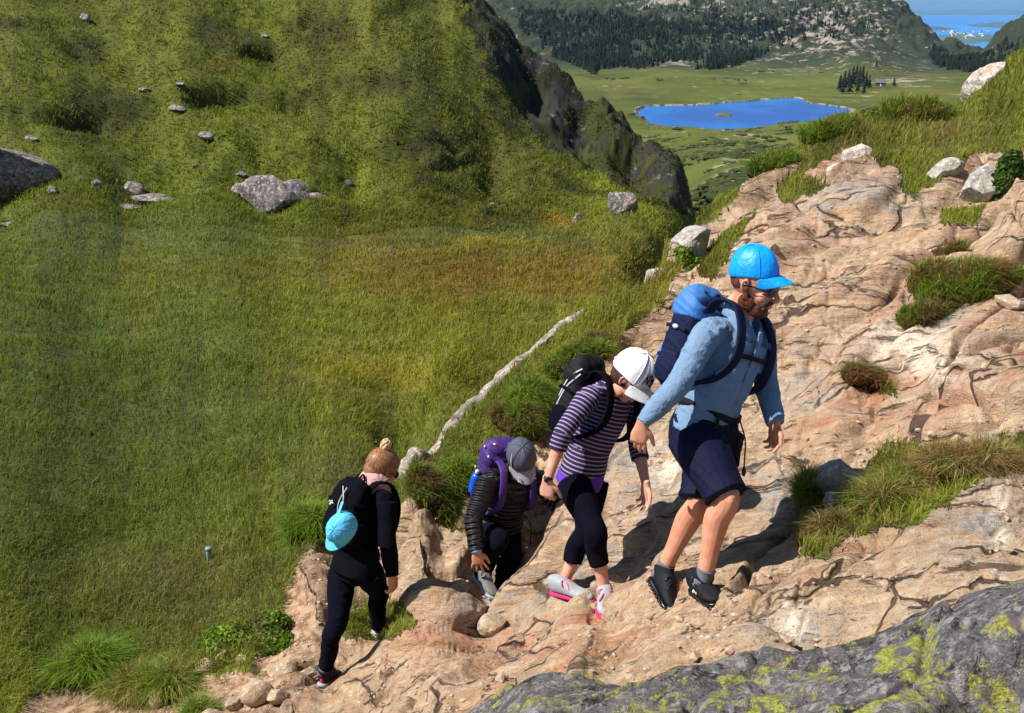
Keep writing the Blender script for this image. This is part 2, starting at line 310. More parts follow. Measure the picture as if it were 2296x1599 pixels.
def sheet(name, phis, lnd, kind=None):
    A, L = np.meshgrid(phis, lnd); D = np.exp(L); x = D*np.sin(A); y = D*np.cos(A)
    z = full_z(x, y); ny, nx = x.shape
    if lnd[0] < 1:   # push the rock in and out along the slope's own normal
        _, _, t, rk0, _, _ = masks(x, y, z); r = blur(rk0, 5)*sm(15, 11, t); dsp = blur(rock_disp(x, y), 1)*np.clip(t/6, .5, 1.3)*r
        zs = blur(z, 12); ex = np.stack([np.gradient(q, axis=1) for q in (x, y, zs)], -1); ey = np.stack([np.gradient(q, axis=0) for q in (x, y, zs)], -1); nn = np.cross(ex, ey); nn /= np.linalg.norm(nn, axis=-1)[..., None]+1e-12; nn *= np.sign(nn[..., 2:3])
        x = x+nn[..., 0]*dsp; y = y+nn[..., 1]*dsp; z = z+nn[..., 2]*dsp
    if lnd[0] < 1:
        fz = []
        for q in FEET:
            i = np.argmin((x-q.x)**2+(y-q.y)**2); fz.append(q.z+.0-z.ravel()[i])
        z = settle(x, y, z, fz)
    idx = np.arange(nx*ny).reshape(ny, nx)
    f = np.stack([idx[:-1, :-1], idx[:-1, 1:], idx[1:, 1:], idx[1:, :-1]], -1).reshape(-1, 4)
    me = mesh_np(name, np.stack([x, y, z], -1).reshape(-1, 3), f)
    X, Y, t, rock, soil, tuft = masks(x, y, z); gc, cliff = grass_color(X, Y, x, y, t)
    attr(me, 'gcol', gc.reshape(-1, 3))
    return me, x, y, z, X, Y, t, rock, soil, cliff
rad = np.radians
PH = np.concatenate([np.arange(-44, -18, .13), np.arange(-18, 34, .055), np.arange(34, 44, .13)])
LN = np.concatenate([np.arange(math.log(1.2), math.log(2.6), .012), np.arange(math.log(2.6), math.log(9), .0027), np.arange(math.log(9), math.log(14), .0035), np.arange(math.log(14), math.log(105)+.004, .006)])
me, x, y, z, X, Y, t, rock, soil, cliff = sheet('rocky_hillside', rad(PH), LN)
tint = np.zeros(x.shape+(3,))
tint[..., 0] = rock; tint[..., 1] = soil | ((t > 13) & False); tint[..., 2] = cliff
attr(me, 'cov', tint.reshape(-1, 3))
# where the rock is rusty, where it is pale grey (its own colour)
rust = np.zeros(x.shape); grey = np.zeros(x.shape); pale = np.zeros(x.shape)
for px, py, rx, ry in [(1250,1500,170,80),(2100,800,260,120),(2000,900,200,60),(1000,1420,140,40),(1950,700,160,70),(1350,1400,120,50),(2150,620,180,60),(1700,560,120,60),(1900,930,90,60),(2050,350,80,60),(1480,1300,60,40)]:
    rust = np.maximum(rust, np.exp(-((X-px)/rx)**2-((Y-py)/ry)**2))
for px, py, rx, ry in [(1450,1060,110,90),(1560,530,80,40),(1900,450,130,60),(1800,850,90,60),(2200,1180,90,120),(1080,1350,60,60),(1740,1100,60,80),(1150,1330,90,50),(1330,1250,60,60),(2100,700,110,40),(1780,1420,120,60),(2180,200,90,60)]:
    grey = np.maximum(grey, np.exp(-((X-px)/rx)**2-((Y-py)/ry)**2))
for px, py, rx, ry in [(2030,770,110,50),(2100,820,80,40),(1500,530,60,20),(1780,1400,30,60),(2240,1180,18,110),(1620,560,60,20),(1500,1050,50,40)]:
    pale = np.maximum(pale, np.exp(-((X-px)/rx)**2-((Y-py)/ry)**2))
attr(me, 'stain', np.stack([rust, grey, pale], -1).reshape(-1, 3))

def rock_color(m, cov_rust, cov_grey, cov_pale, w_=None):
    co = m.co(); st = m.n('ShaderNodeMapping'); m.l(co, st.inputs[0]); st.inputs['Rotation'].default_value = (0, 0, -R(42)); st.inputs['Scale'].default_value = (.35, 1.6, 1.6); sv = st.outputs[0]
    n1 = m.noise(1.3, 6, sv, .6, .6); n2 = m.noise(7, 6, sv, .65, .8); n3 = m.noise(38, 5, co, .7); n4 = m.noise(160, 3, co, .7)
    c = m.mix(m.ramp(n1, .35, .65), (.38, .235, .125), (.58, .395, .235))
    c = m.mix(m.ramp(n2, .42, .72), c, (.74, .55, .36))
    ru = m.math('MULTIPLY', m.ramp(m.noise(3.1, 6, sv, .62, 1.2), .42, .62), m.math('ADD', m.math('MULTIPLY', cov_rust, .9), .32))
    c = m.mix(ru, c, (.52, .22, .10))
    gy = m.math('MULTIPLY', m.ramp(m.noise(5.2, 6, sv, .7, 1.), .40, .60), m.math('ADD', m.math('MULTIPLY', cov_grey, .9), .22))
    c = m.mix(gy, c, (.36, .33, .31))
    pl = m.math('MULTIPLY', m.ramp(m.noise(4.1, 6, sv, .7, .6), .40, .50), m.math('ADD', m.math('MULTIPLY', cov_pale, .95), .06))
    c = m.mix(pl, c, (.86, .74, .60))
    fol = m.n('ShaderNodeMapping'); m.l(co, fol.inputs[0]); fol.inputs['Rotation'].default_value = (0, 0, -R(42)); fol.inputs['Scale'].default_value = (.8, 9, 9); n5 = m.noise(3, 6, fol.outputs[0], .7, .5)
    c = m.mix(m.math('MULTIPLY', m.ramp(n5, .52, .66), .45), c, (.22, .12, .07)); c = m.mix(m.math('MULTIPLY', m.ramp(n5, .46, .34), .35), c, (.66, .54, .42))
    # speckle: mineral grains, small dark lichen
    c = m.mix(m.math('MULTIPLY', m.ramp(n4, .5, .75), .35), c, (.7, .6, .5))
    c = m.mix(m.math('MULTIPLY', m.ramp(n3, .56, .68), .6), c, (.12, .065, .045))
    cr = m.voro(2.2, m.mix(.25, sv, m.noise(3, 4, co)), 'DISTANCE_TO_EDGE')
    dk = m.math('MULTIPLY', m.ramp(m.noise(2.4, 8, sv, .78, 1.5), .575, .63), 1.)
    c = m.mix(m.math('MULTIPLY', dk, .75), c, (.09, .04, .025))
    h = m.math('ADD', m.math('MULTIPLY', n2, .6), m.math('MULTIPLY', n3, .35)); h = m.math('ADD', h, m.math('MULTIPLY', n4, .12))
    h = m.math('SUBTRACT', h, m.math('MULTIPLY', dk, .5))
    crk = m.math('MULTIPLY', m.ramp(cr, .022, .008), m.ramp(m.noise(1.1, 3, co), .45, .55)); c = m.mix(m.math('MULTIPLY', crk, .85), c, (.05, .025, .018))
    h = m.math('ADD', h, m.math('MULTIPLY', m.ramp(cr, 0, .06), .3)); h = m.math('SUBTRACT', h, m.math('MULTIPLY', crk, .5)); h = m.math('ADD', h, m.math('MULTIPLY', n5, .45))
    return c, h
m = NM('rock and turf', .9); cov = m.sep(m.att('cov')); sta = m.sep(m.att('stain')); g = m.att('gcol')
rc, rh = rock_color(m, sta[0], sta[1], sta[2])
so = m.mix(m.ramp(m.noise(12, 6, rough=.7), .35, .65), (.16, .085, .045), (.42, .28, .18)); so = m.mix(m.ramp(m.noise(60, 3), .6, .7), so, (.5, .4, .3))
cl = m.mix(m.ramp(m.noise(.35, 7, m.co((1, 1, .4)), .7, .8), .47, .56), g, (.022, .020, .022)); cl = m.mix(m.ramp(m.noise(.9, 7, rough=.75), .60, .68), cl, (.13, .12, .12))  # near-black cliff rock: part dark wet stone, part shade put into the colour
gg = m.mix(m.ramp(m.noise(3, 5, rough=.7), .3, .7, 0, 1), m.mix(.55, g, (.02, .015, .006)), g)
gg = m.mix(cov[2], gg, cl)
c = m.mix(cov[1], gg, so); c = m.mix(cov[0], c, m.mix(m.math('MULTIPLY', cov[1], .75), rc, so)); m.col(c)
m.nrm(m.bump(m.math('MULTIPLY', rh, m.math('ADD', cov[0], .15)), 1., .06))
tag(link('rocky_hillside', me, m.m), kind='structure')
GX = (x, y, z)
# far sheet: valley, hills
PHf = np.arange(-14, 44, .06); LNf = np.concatenate([np.arange(math.log(105), math.log(400), .006), np.arange(math.log(400), math.log(3400), .0035), np.arange(math.log(3400), math.log(9000), .03)])
me, x, y, z, X, Y, t, rock, soil, cliff = sheet('valley_hills', rad(PHf), LNf)
lawn = np.zeros(x.shape+(3,)); 
mt = sm(900, 1150, np.hypot(x, y))
base = np.array((.085, .105, .015))*(1-mt[..., None])+np.array((.026, .036, .018))*mt[..., None]
n = fbm(x/70, y/70, 131, 5); base = base*(1+.5*n)[..., None]; ye = sm(.05, .5, fbm(x/45+3, y/90, 133, 4))[..., None]*(1-mt[..., None]); base = base*(1-.5*ye)+np.array((.15, .135, .025))*.5*ye
attr(me, 'gcol', np.clip(base, .01, 1).reshape(-1, 3))
rk = np.zeros(x.shape); 
for px, py, rx, ry, s in [(1850,70,150,70,.9),(1500,140,70,14,.9),(1700,60,120,60,.5),(1650,325,60,20,.45),(1640,375,90,18,.45),(1590,15,60,18,.8),(1500,0,90,14,.9),(1950,30,60,60,.8),(1820,160,120,10,.7),(2020,180,90,10,.8),(1960,150,160,14,.4),(1450,10,100,20,.6),(1760,120,60,24,.6)]:
    rk = np.maximum(rk, s*np.exp(-((X-px)/rx)**2-((Y-py)/ry)**2))
XL, YL, _t = proj(x, y, LZ+0*z); Xe, Ye = XL+8*fbm(X/9, Y/5, 3, 3), YL+2.5*fbm(X/9, Y/5, 8, 3); SB = [(LC[0]+(a-LC[0])*1.02, LC[1]+(b-LC[1])*1.03) for a, b in SHORE]; sh = (inpoly(Xe, Ye, SB) & (t > 350) & (t < 1000)).astype(float)*(1-.7*np.exp(-((XL-1622)/50)**4-((YL-259)/12)**4))
attr(me, 'cov', np.stack([rk, sh, mt], -1).reshape(-1, 3))
m = NM('valley turf', .95); cov = m.sep(m.att('cov')); g = m.att('gcol'); co = m.co((1, 1, 1.6))
r1 = m.math('ADD', m.ramp(m.noise(.028, 8, co, .72), .50, .72), 0)
r2 = m.math('MULTIPLY', m.ramp(m.math('ADD', m.noise(.06, 8, co, .75), m.math('MULTIPLY', cov[0], .13)), .60, .65), 1)
c = m.mix(m.math('MULTIPLY', r1, .75), g, (.022, .030, .010)); c = m.mix(m.math('MULTIPLY', m.ramp(m.noise(.25, 6, co, .75), .52, .66), .5), c, (.02, .028, .01)); c = m.mix(m.math('MULTIPLY', r2, .8), c, (.34, .28, .25)); c = m.mix(m.math('MULTIPLY', cov[1], m.ramp(m.noise(.09, 5), .4, .55)), c, (.30, .25, .18)); m.col(c)
m.nrm(m.bump(m.noise(.12, 6, co, .7), .8, 3))
tag(link('valley_hills', me, m.m), kind='structure')
GF = (x, y, z)
# lake and sea
def disc(name, cx, cy, zz, r, n=96):
    bm = bmesh.new(); vs_ = [bm.verts.new((cx+r[0]*math.cos(2*math.pi*i/n), cy+r[1]*math.sin(2*math.pi*i/n), zz)) for i in range(n)]; bm.faces.new(vs_)
    me = bpy.data.meshes.new(name); bm.to_mesh(me); bm.free(); return me
lc = P(*zpt(1670, 256, LZ))
m = NM('lake water', .22); m.b.inputs['IOR'].default_value = 1.33; m.b.inputs['Specular IOR Level'].default_value = .15
m.col(m.mix(m.ramp(m.noise(.02, 4, m.co((1, .5, 1))), .4, .65), (.0, .075, .36), (.0, .13, .50))); m.nrm(m.bump(m.noise(.35, 4, m.co((.5, 1, 1))), .35, .4))
tag(link('lake', disc('lake', lc.x, lc.y, LZ, (170, 260)), m.m), kind='structure')
m = NM('sea water', .3); m.b.inputs['Specular IOR Level'].default_value = .25
m.col(m.mix(m.ramp(m.noise(.00035, 5, m.co((.35, 1.6, 1))), .42, .62), (.0, .20, .80), (.01, .30, .95)))
tag(link('sea', disc('sea', 0, 0, -420, (125000, 125000), 256), m.m), kind='structure')
# ------------------------------------------------------------------ modelling helpers for soft forms
def V3(*a): return Vector(a)
def crom(pts, k=6):
    pts = [np.array(p, float) for p in pts]; q = [2*pts[0]-pts[1]]+pts+[2*pts[-1]-pts[-2]]; r = []
    for i in range(1, len(q)-2):
        for j in range(k):
            t = j/k; r.append(.5*((2*q[i])+(-q[i-1]+q[i+1])*t+(2*q[i-1]-5*q[i]+4*q[i+1]-q[i+2])*t*t+(-q[i-1]+3*q[i]-3*q[i+1]+q[i+2])*t**3))
    r.append(q[-2]); return r
def loft(geo, pts, rs, side=(1, 0, 0), n=18, k=5, e=2.0, cap=True, sides=None):
    """closed tube through pts; rs = (half width along side, half depth) per point; e = superellipse exponent"""
    rs = [(r, r) if not isinstance(r, (tuple, list)) else r for r in rs]
    pp = crom(pts, k); rr = crom([np.array(list(r)+[0.]) for r in rs], k); ss = crom([np.array(s_) for s_ in sides], k) if sides is not None else [np.array(side, float)]*len(pp)
    V, Fc = geo; b0 = len(V); m = len(pp)
    for i in range(m):
        T = pp[min(i+1, m-1)]-pp[max(i-1, 0)]; T = T/(np.linalg.norm(T)+1e-9); S = ss[i]-T*np.dot(ss[i], T); S = S/(np.linalg.norm(S)+1e-9); N = np.cross(T, S)
        for j in range(n):
            a = 2*math.pi*j/n; ca, sa = math.cos(a), math.sin(a)
            V.append(pp[i]+S*rr[i][0]*math.copysign(abs(ca)**(2/e), ca)+N*rr[i][1]*math.copysign(abs(sa)**(2/e), sa))
    for i in range(m-1):
        for j in range(n): Fc.append((b0+i*n+j, b0+i*n+(j+1) % n, b0+(i+1)*n+(j+1) % n, b0+(i+1)*n+j))
    if cap:
        T0 = pp[0]-pp[1]; T0 /= np.linalg.norm(T0)+1e-9; T1 = pp[-1]-pp[-2]; T1 /= np.linalg.norm(T1)+1e-9
        cr = cap if isinstance(cap, float) else .6
        V.append(pp[0]+T0*min(rr[0][:2])*cr); V.append(pp[-1]+T1*min(rr[-1][:2])*cr); c0 = len(V)-2
        for j in range(n): Fc.append((c0, b0+(j+1) % n, b0+j)); Fc.append((c0+1, b0+(m-1)*n+j, b0+(m-1)*n+(j+1) % n))
    return geo
def ell(geo, c, fr, r, n=16):
    """ellipsoid: fr = (x axis, y axis, z axis), r radii"""
    c = np.array(c); X_, Y_, Z_ = (np.array(q) for q in fr); V, Fc = geo; b0 = len(V); m = n//2
    for i in range(m+1):
        th = math.pi*i/m
        for j in range(n):
            ph = 2*math.pi*j/n; V.append(c+X_*r[0]*math.sin(th)*math.cos(ph)+Y_*r[1]*math.sin(th)*math.sin(ph)+Z_*r[2]*math.cos(th))
    for i in range(m):
        for j in range(n): Fc.append((b0+i*n+j, b0+(i+1)*n+j, b0+(i+1)*n+(j+1) % n, b0+i*n+(j+1) % n))
    return geo
def raw(geo, smooth=True):
    me = bpy.data.meshes.new('m'); me.from_pydata([tuple(v) for v in geo[0]], [], geo[1]); me.update()
    for p in me.polygons: p.use_smooth = smooth
    return me
def fuse(geo, voxel=.006, smooth=4, wrinkle=0, wsc=14., seed=0, dirw=None):
    """fuse overlapping closed forms into one continuous skin"""
    me = raw(geo); bm = bmesh.new(); bm.from_mesh(me); bmesh.ops.recalc_face_normals(bm, faces=bm.faces); bm.to_mesh(me); bm.free()
    o = bpy.data.objects.new('tmp', me); COL.objects.link(o)
    r = o.modifiers.new('r', 'REMESH'); r.mode = 'VOXEL'; r.voxel_size = voxel; r.use_smooth_shade = True
    if smooth: s_ = o.modifiers.new('s', 'SMOOTH'); s_.iterations = smooth; s_.factor = .5
    dg = bpy.context.evaluated_depsgraph_get(); dg.update(); m2 = bpy.data.meshes.new_from_object(o.evaluated_get(dg))
    bpy.data.objects.remove(o); bpy.data.meshes.remove(me)
    if wrinkle:
        n = len(m2.vertices); co = np.empty(n*3, np.float32); m2.vertices.foreach_get('co', co); co = co.reshape(-1, 3)
        no = np.empty(n*3, np.float32); m2.vertex_normals.foreach_get('vector', no); no = no.reshape(-1, 3)
        a = (co[:, 0]*.8+co[:, 1]*.6)*wsc; b = (co[:, 2]*1.6+co[:, 0]*.5-co[:, 1]*.4)*wsc
        a = a+.8*fbm(a*.5, b*.5, seed+2, 2); d = (ridged(a, b, seed, 3)-.1)*wrinkle*.6+fbm(a*.35, b*.35, seed+5, 2)*wrinkle*.7
        co = co+no*d[:, None]; m2.vertices.foreach_set('co', co.astype(np.float32).ravel()); m2.update()
    m2.polygons.foreach_set('use_smooth', np.ones(len(m2.polygons), bool))
    m2.materials.clear()
    return m2
def along(me, chains):
    """distance along the nearest chain, for stripes and quilting"""
    n = len(me.vertices); co = np.empty(n*3, np.float32); me.vertices.foreach_get('co', co); co = co.reshape(-1, 3)
    best = np.full(n, 9e9); val = np.zeros(n)
    for pts, rad_, off in chains:
        L = off
        for a, b in zip(pts, pts[1:]):
            a = np.array(a); b = np.array(b); ab = b-a; l = np.linalg.norm(ab); t = ((co-a)@ab)/(l*l); tc = np.clip(t, 0, 1)
            d = np.linalg.norm(co-(a+tc[:, None]*ab), axis=1)/rad_; v = L+t*l; s_ = d < best; best = np.where(s_, d, best); val = np.where(s_, v, val); L += l
    attr(me, 'along', np.stack([val, val, val], -1))
def nrmz(v): return v.normalized()
def frame(f, u):
    f = f.normalized(); l = u.cross(f).normalized(); u2 = f.cross(l).normalized(); return f, l, u2     # forward, left, up
def lerp(a, b, t): return a+(b-a)*t

# ------------------------------------------------------------------ materials for people
def skin(name, c):
    m = NM(name, .5); m.b.inputs['Subsurface Weight'].default_value = .12; m.b.inputs['Subsurface Radius'].default_value = (.012, .005, .003); m.b.inputs['Subsurface Scale'].default_value = 1
    n = m.noise(18, 4); cc = m.mix(m.ramp(n, .35, .7), c, tuple(q*f for q, f in zip(c, (.95, .72, .66)))); m.col(cc); m.nrm(m.bump(m.noise(220, 3), .25, .001)); return m.m
M_SKIN = skin('warm skin', (.62, .30, .19)); M_SKIN2 = skin('pale skin', (.68, .36, .26))  # two complexions, each the person's own skin tone
M_SHIRT = cloth('chambray', (.16, .25, .38), .85, .03, 9)
M_NAVY = cloth('navy ripstop', (.005, .007, .028), .75, .02, 9, .15)
M_PACKB = cloth('blue pack nylon', (.04, .17, .46), .6, .008, 14, .4)
M_PACKN = cloth('navy pack nylon', (.004, .008, .035), .75, .010, 14, .15)
M_BLACK = cloth('black fleece', (.004, .004, .007), .95, .008, 12, .06)
M_BLACKN = cloth('black nylon', (.006, .006, .009), .7, .010, 16, .2)
M_LEG = cloth('dark leggings', (.004, .0035, .010), .9, .006, 8, .06)
M_TROU = cloth('dark blue trousers', (.0035, .0035, .010), .9, .014, 10, .06)
M_WHITE = cloth('white cotton', (.80, .80, .82), .8, .006, 14)
M_CAPB = cloth('bright blue polyester', (.0, .31, .85), .45, .014, 12, .5)
M_CAPG = cloth('charcoal cap cloth', (.075, .08, .12), .7, .003, 10)
M_CAPG2 = cloth('light grey mesh', (.30, .31, .36), .8, .003, 10)
M_CAPL = cloth('pale blue cap cloth', (.10, .52, .86), .7, .010, 16)
M_PURP = cloth('purple cotton', (.12, .03, .42), .8, .004, 10)
M_PACKP = cloth('violet pack nylon', (.055, .022, .16), .6, .008, 14, .3)
M_SCARF = cloth('dusty pink scarf', (.55, .33, .30), .95, .012, 14)
M_SOCKG = cloth('grey sock', (.14, .14, .18), .95, .003, 20)
M_PINK = cloth('pink lace', (.80, .03, .16), .7, .002, 20)
M_SHOEW = cloth('silver mesh shoe', (.34, .35, .38), .6, .004, 40)
M_SHOEB = cloth('black shoe mesh', (.006, .006, .010), .75, .004, 30, .3)
M_SHOEG = cloth('grey shoe mesh', (.16, .16, .15), .75, .004, 30)
M_BUCKLE = cloth('pale buckle plastic', (.5, .5, .52), .4, .001, 10, .5, False)
M_YEL = cloth('pale yellow piping', (.75, .65, .30), .7, .002, 10)
M_BOT = cloth('blue bottle plastic', (.01, .10, .75), .25, .0005, 4, .5, False)
def hairm(name, a, b):
    m = NM(name, .45); v = m.co((45, 45, 7)); m.col(m.mix(m.ramp(m.noise(3, 4, v), .35, .65), a, b)); m.nrm(m.bump(m.noise(5, 3, m.co((60, 60, 9))), .15, .001)); return m.m
M_HAIR = hairm('reddish blond hair', (.16, .062, .026), (.32, .16, .07)); M_BUN = hairm('blond hair ends', (.34, .19, .09), (.66, .46, .25))
M_BEARD = hairm('brown beard', (.06, .018, .009), (.17, .05, .02)); M_DHAIR = hairm('dark brown hair', (.03, .012, .008), (.09, .035, .02))
M_DARK = cloth('black plastic', (.006, .006, .007), .3, .0005, 10, .5, False)
M_LIP = skin('lips', (.45, .13, .11))
def stripes():
    m = NM('striped jersey', .85); a = m.sep(m.att('along'))[0]; f = m.math('FRACT', m.math('MULTIPLY', a, 1/.0225))
    s_ = m.math('MULTIPLY', m.ramp(f, .30, .36), m.math('SUBTRACT', 1, m.ramp(f, .62, .68))); m.col(m.mix(s_, (.022, .010, .050), (.30, .25, .38))); m.nrm(m.bump(m.noise(12, 4), .6, .01)); return m.m
def quilt():
    m = NM('quilted black down', .42); a = m.sep(m.att('along'))[0]; f = m.math('SINE', m.math('MULTIPLY', m.math('ADD', a, m.math('MULTIPLY', m.noise(7, 3), .035)), 6.283/.036))
    m.col((.010, .010, .013)); m.b.inputs['Specular IOR Level'].default_value = .5; m.nrm(m.bump(f, 1., .010, m.bump(m.noise(22, 4), .8, .012))); return m.m
M_STR = stripes(); M_QUILT = quilt()

# ------------------------------------------------------------------ body
def hand_geo(geo, wrist, d, n, thumb, curl=(.5, .6, .7, .8), spread=.12, s=1.0, tc=.4):
    """d: towards the fingertips, n: out of the back of the hand, thumb: +1/-1 side of d x n on which the thumb sits"""
    d = d.normalized(); sd = d.cross(n).normalized()*thumb; n = (n-d*n.dot(d)).normalized()
    loft(geo, [wrist-d*.02*s, wrist+d*.02*s, wrist+d*.055*s, wrist+d*.088*s], [(.026*s, .019*s), (.032*s, .019*s), (.041*s, .017*s), (.038*s, .013*s)], sd, 14, 4, 2.4)
    for i, (o, L) in enumerate(((.030, .072), (.010, .080), (-.011, .074), (-.030, .058))):
        b = wrist+d*(.082-(.004 if i in (0, 3) else 0)-(.006 if i == 3 else 0))*s+sd*o*s; dd = (d+sd*spread*(1.5-i)*.55).normalized(); c = curl[i]; pts = [b-dd*.015*s, b]; p = b; a = 0
        for q, fr in enumerate((.44, .31, .25)):
            a += c*(.65, .85, .6)[q]; v = (dd*math.cos(a)-n*math.sin(a)); p = p+v*L*fr*s; pts.append(p)
        loft(geo, pts, [.0095*s, .0098*s, .0088*s, .008*s, .0062*s], sd, 10, 3)
    b = wrist+d*.028*s+sd*.024*s-n*.004*s; t1 = (sd*.75+d*.62-n*.25).normalized(); t2 = (d*.9+sd*.35-n*tc).normalized()
    loft(geo, [b-t1*.02*s, b, b+t1*.034*s, b+t1*.034*s+t2*.03*s, b+t1*.034*s+t2*.055*s], [.015*s, .016*s, .0125*s, .0105*s, .0075*s], n, 10, 3)
def head_geo(geo, c, f, u, s=1.0, nose=1.0):
    f, l, u = frame(f, u); fr = (f, l, u)
    def at(a, b, c_): return c+f*a*s+l*b*s+u*c_*s
    ell(geo, at(-.008, 0, .028), fr, (.098*s, .077*s, .092*s), 28)              # skull
    ell(geo, at(.022, 0, -.035), fr, (.070*s, .060*s, .078*s), 24)              # face
    ell(geo, at(.050, 0, -.088), fr, (.034*s, .034*s, .026*s), 16)              # chin
    ell(geo, at(.075, 0, .026), fr, (.020*s, .052*s, .014*s), 14)               # brow
    for q in (1, -1):
        ell(geo, at(.062, q*.038, -.030), fr, (.024*s, .024*s, .024*s), 14)     # cheek
        ell(geo, at(.078, q*.032, .004), fr, (.012*s, .014*s, .010*s), 12)      # eye
        ell(geo, at(.008, q*.054, -.070), fr, (.040*s, .016*s, .030*s), 12)     # jaw
        loft(geo, [at(-.004, q*.070, -.030), at(-.010, q*.083, -.018), at(-.018, q*.089, .006), at(-.010, q*.086, .024), at(.004, q*.078, .018), at(.004, q*.076, -.004)], [.006*s]*6, u, 8, 3)
        ell(geo, at(-.004, q*.076, -.002), fr, (.012*s, .007*s, .022*s), 10)
    loft(geo, [at(.088, 0, .018), at(.100, 0, -.005), at(.115, 0, -.028), at(.100, 0, -.038)], [(.008*s, .008*s), (.010*s, .010*s), (.014*s, .012*s), (.012*s, .008*s)], l, 10, 4)
    ell(geo, at(.092, 0, -.056), fr, (.012*s, .024*s, .006*s), 12); ell(geo, at(.090, 0, -.067), fr, (.012*s, .021*s, .006*s), 12)
    return at
def limb(geo, pts, rs, side=(1, 0, 0), n=16, k=6): loft(geo, pts, rs, side, n, k)
def arm_pts(a, b, c): return [a, lerp(a, b, .5), b, lerp(b, c, .35), lerp(b, c, .7), c]
def leg_pts(h, kn, an):
    f = Vector((0, 0, 0)); return [h, lerp(h, kn, .35), lerp(h, kn, .75), kn, lerp(kn, an, .3), lerp(kn, an, .65), an]
def body(p, s, male, hands):
    """one continuous figure: torso, neck, head, arms, hands, legs"""
    g = ([], []); sh = (p['ls']-p['rs']).normalized(); hp = (p['lh']-p['rh']).normalized(); k = s*(1 if male else .88)
    ax = (p['neck']-p['pelvis']).normalized(); ch = p['chest']
    loft(g, [p['pelvis']-ax*.05*s, p['pelvis']+ax*.03*s, p['waist'], ch, lerp(ch, p['neck'], .6), p['neck']], [(.15*k, .105*k), (.16*k, .11*k), (.132*k, .098*k), (.165*k, .115*k), (.15*k, .09*k), (.06*k, .055*k)],
         sides=[hp, hp, lerp(hp, sh, .5), sh, sh, sh], n=28)
    hd = p['head']; f, l, u = frame(p['face'], p['hup'])
    loft(g, [p['neck']-ax*.03*s, lerp(p['neck'], hd, .35), hd-f*.02*s-u*.03*s], [.058*k, .054*k, .055*k], l, 16)
    at = head_geo(g, hd, p['face'], p['hup'], s*(1.08 if male else 1.02))
    for q in 'rl':
        a, b, c = p[q+'s'], p[q+'e'], p[q+'w']
        loft(g, [lerp(p['neck'], a, .55)-ax*.02*s, a], [(.055*k, .05*k), (.058*k, .055*k)], ax, 14)
        limb(g, arm_pts(a, b, c), [.055*k, .047*k, .040*k, .041*k, .033*k, (.028*k)], ax)
        if q in hands: hand_geo(g, c, *hands[q])
        h, kn, an = p[q+'h'], p[q+'k'], p[q+'a']
        sd = (kn-h).cross(an-kn); back = sd.cross(an-kn).normalized() if sd.length > 1e-4 else Vector((0, 1, 0))
        if back.dot(p['bf']) > 0: back = -back
        P7 = leg_pts(h, kn, an); P7[4] = P7[4]+back*.022*s; P7[5] = P7[5]+back*.010*s
        lk = p.get('legk', 1)
        limb(g, P7, [q_*lk for q_ in (.095*k, .086*k, .062*k, .056*k, .057*k, .042*k, .036*k)], hp)
        if lk == 1: ell(g, kn-back*.018*s, (hp, back, nrmz(kn-an)), (.043*k, .035*k, .05*k), 14)
        tf = p.get(q+'t'); tv = (tf-an).normalized()
        loft(g, [an, an-(kn-an).normalized()*.045], [(.035*k, .036*k), (.028*k, .028*k)], hp, 12)
    return g, at
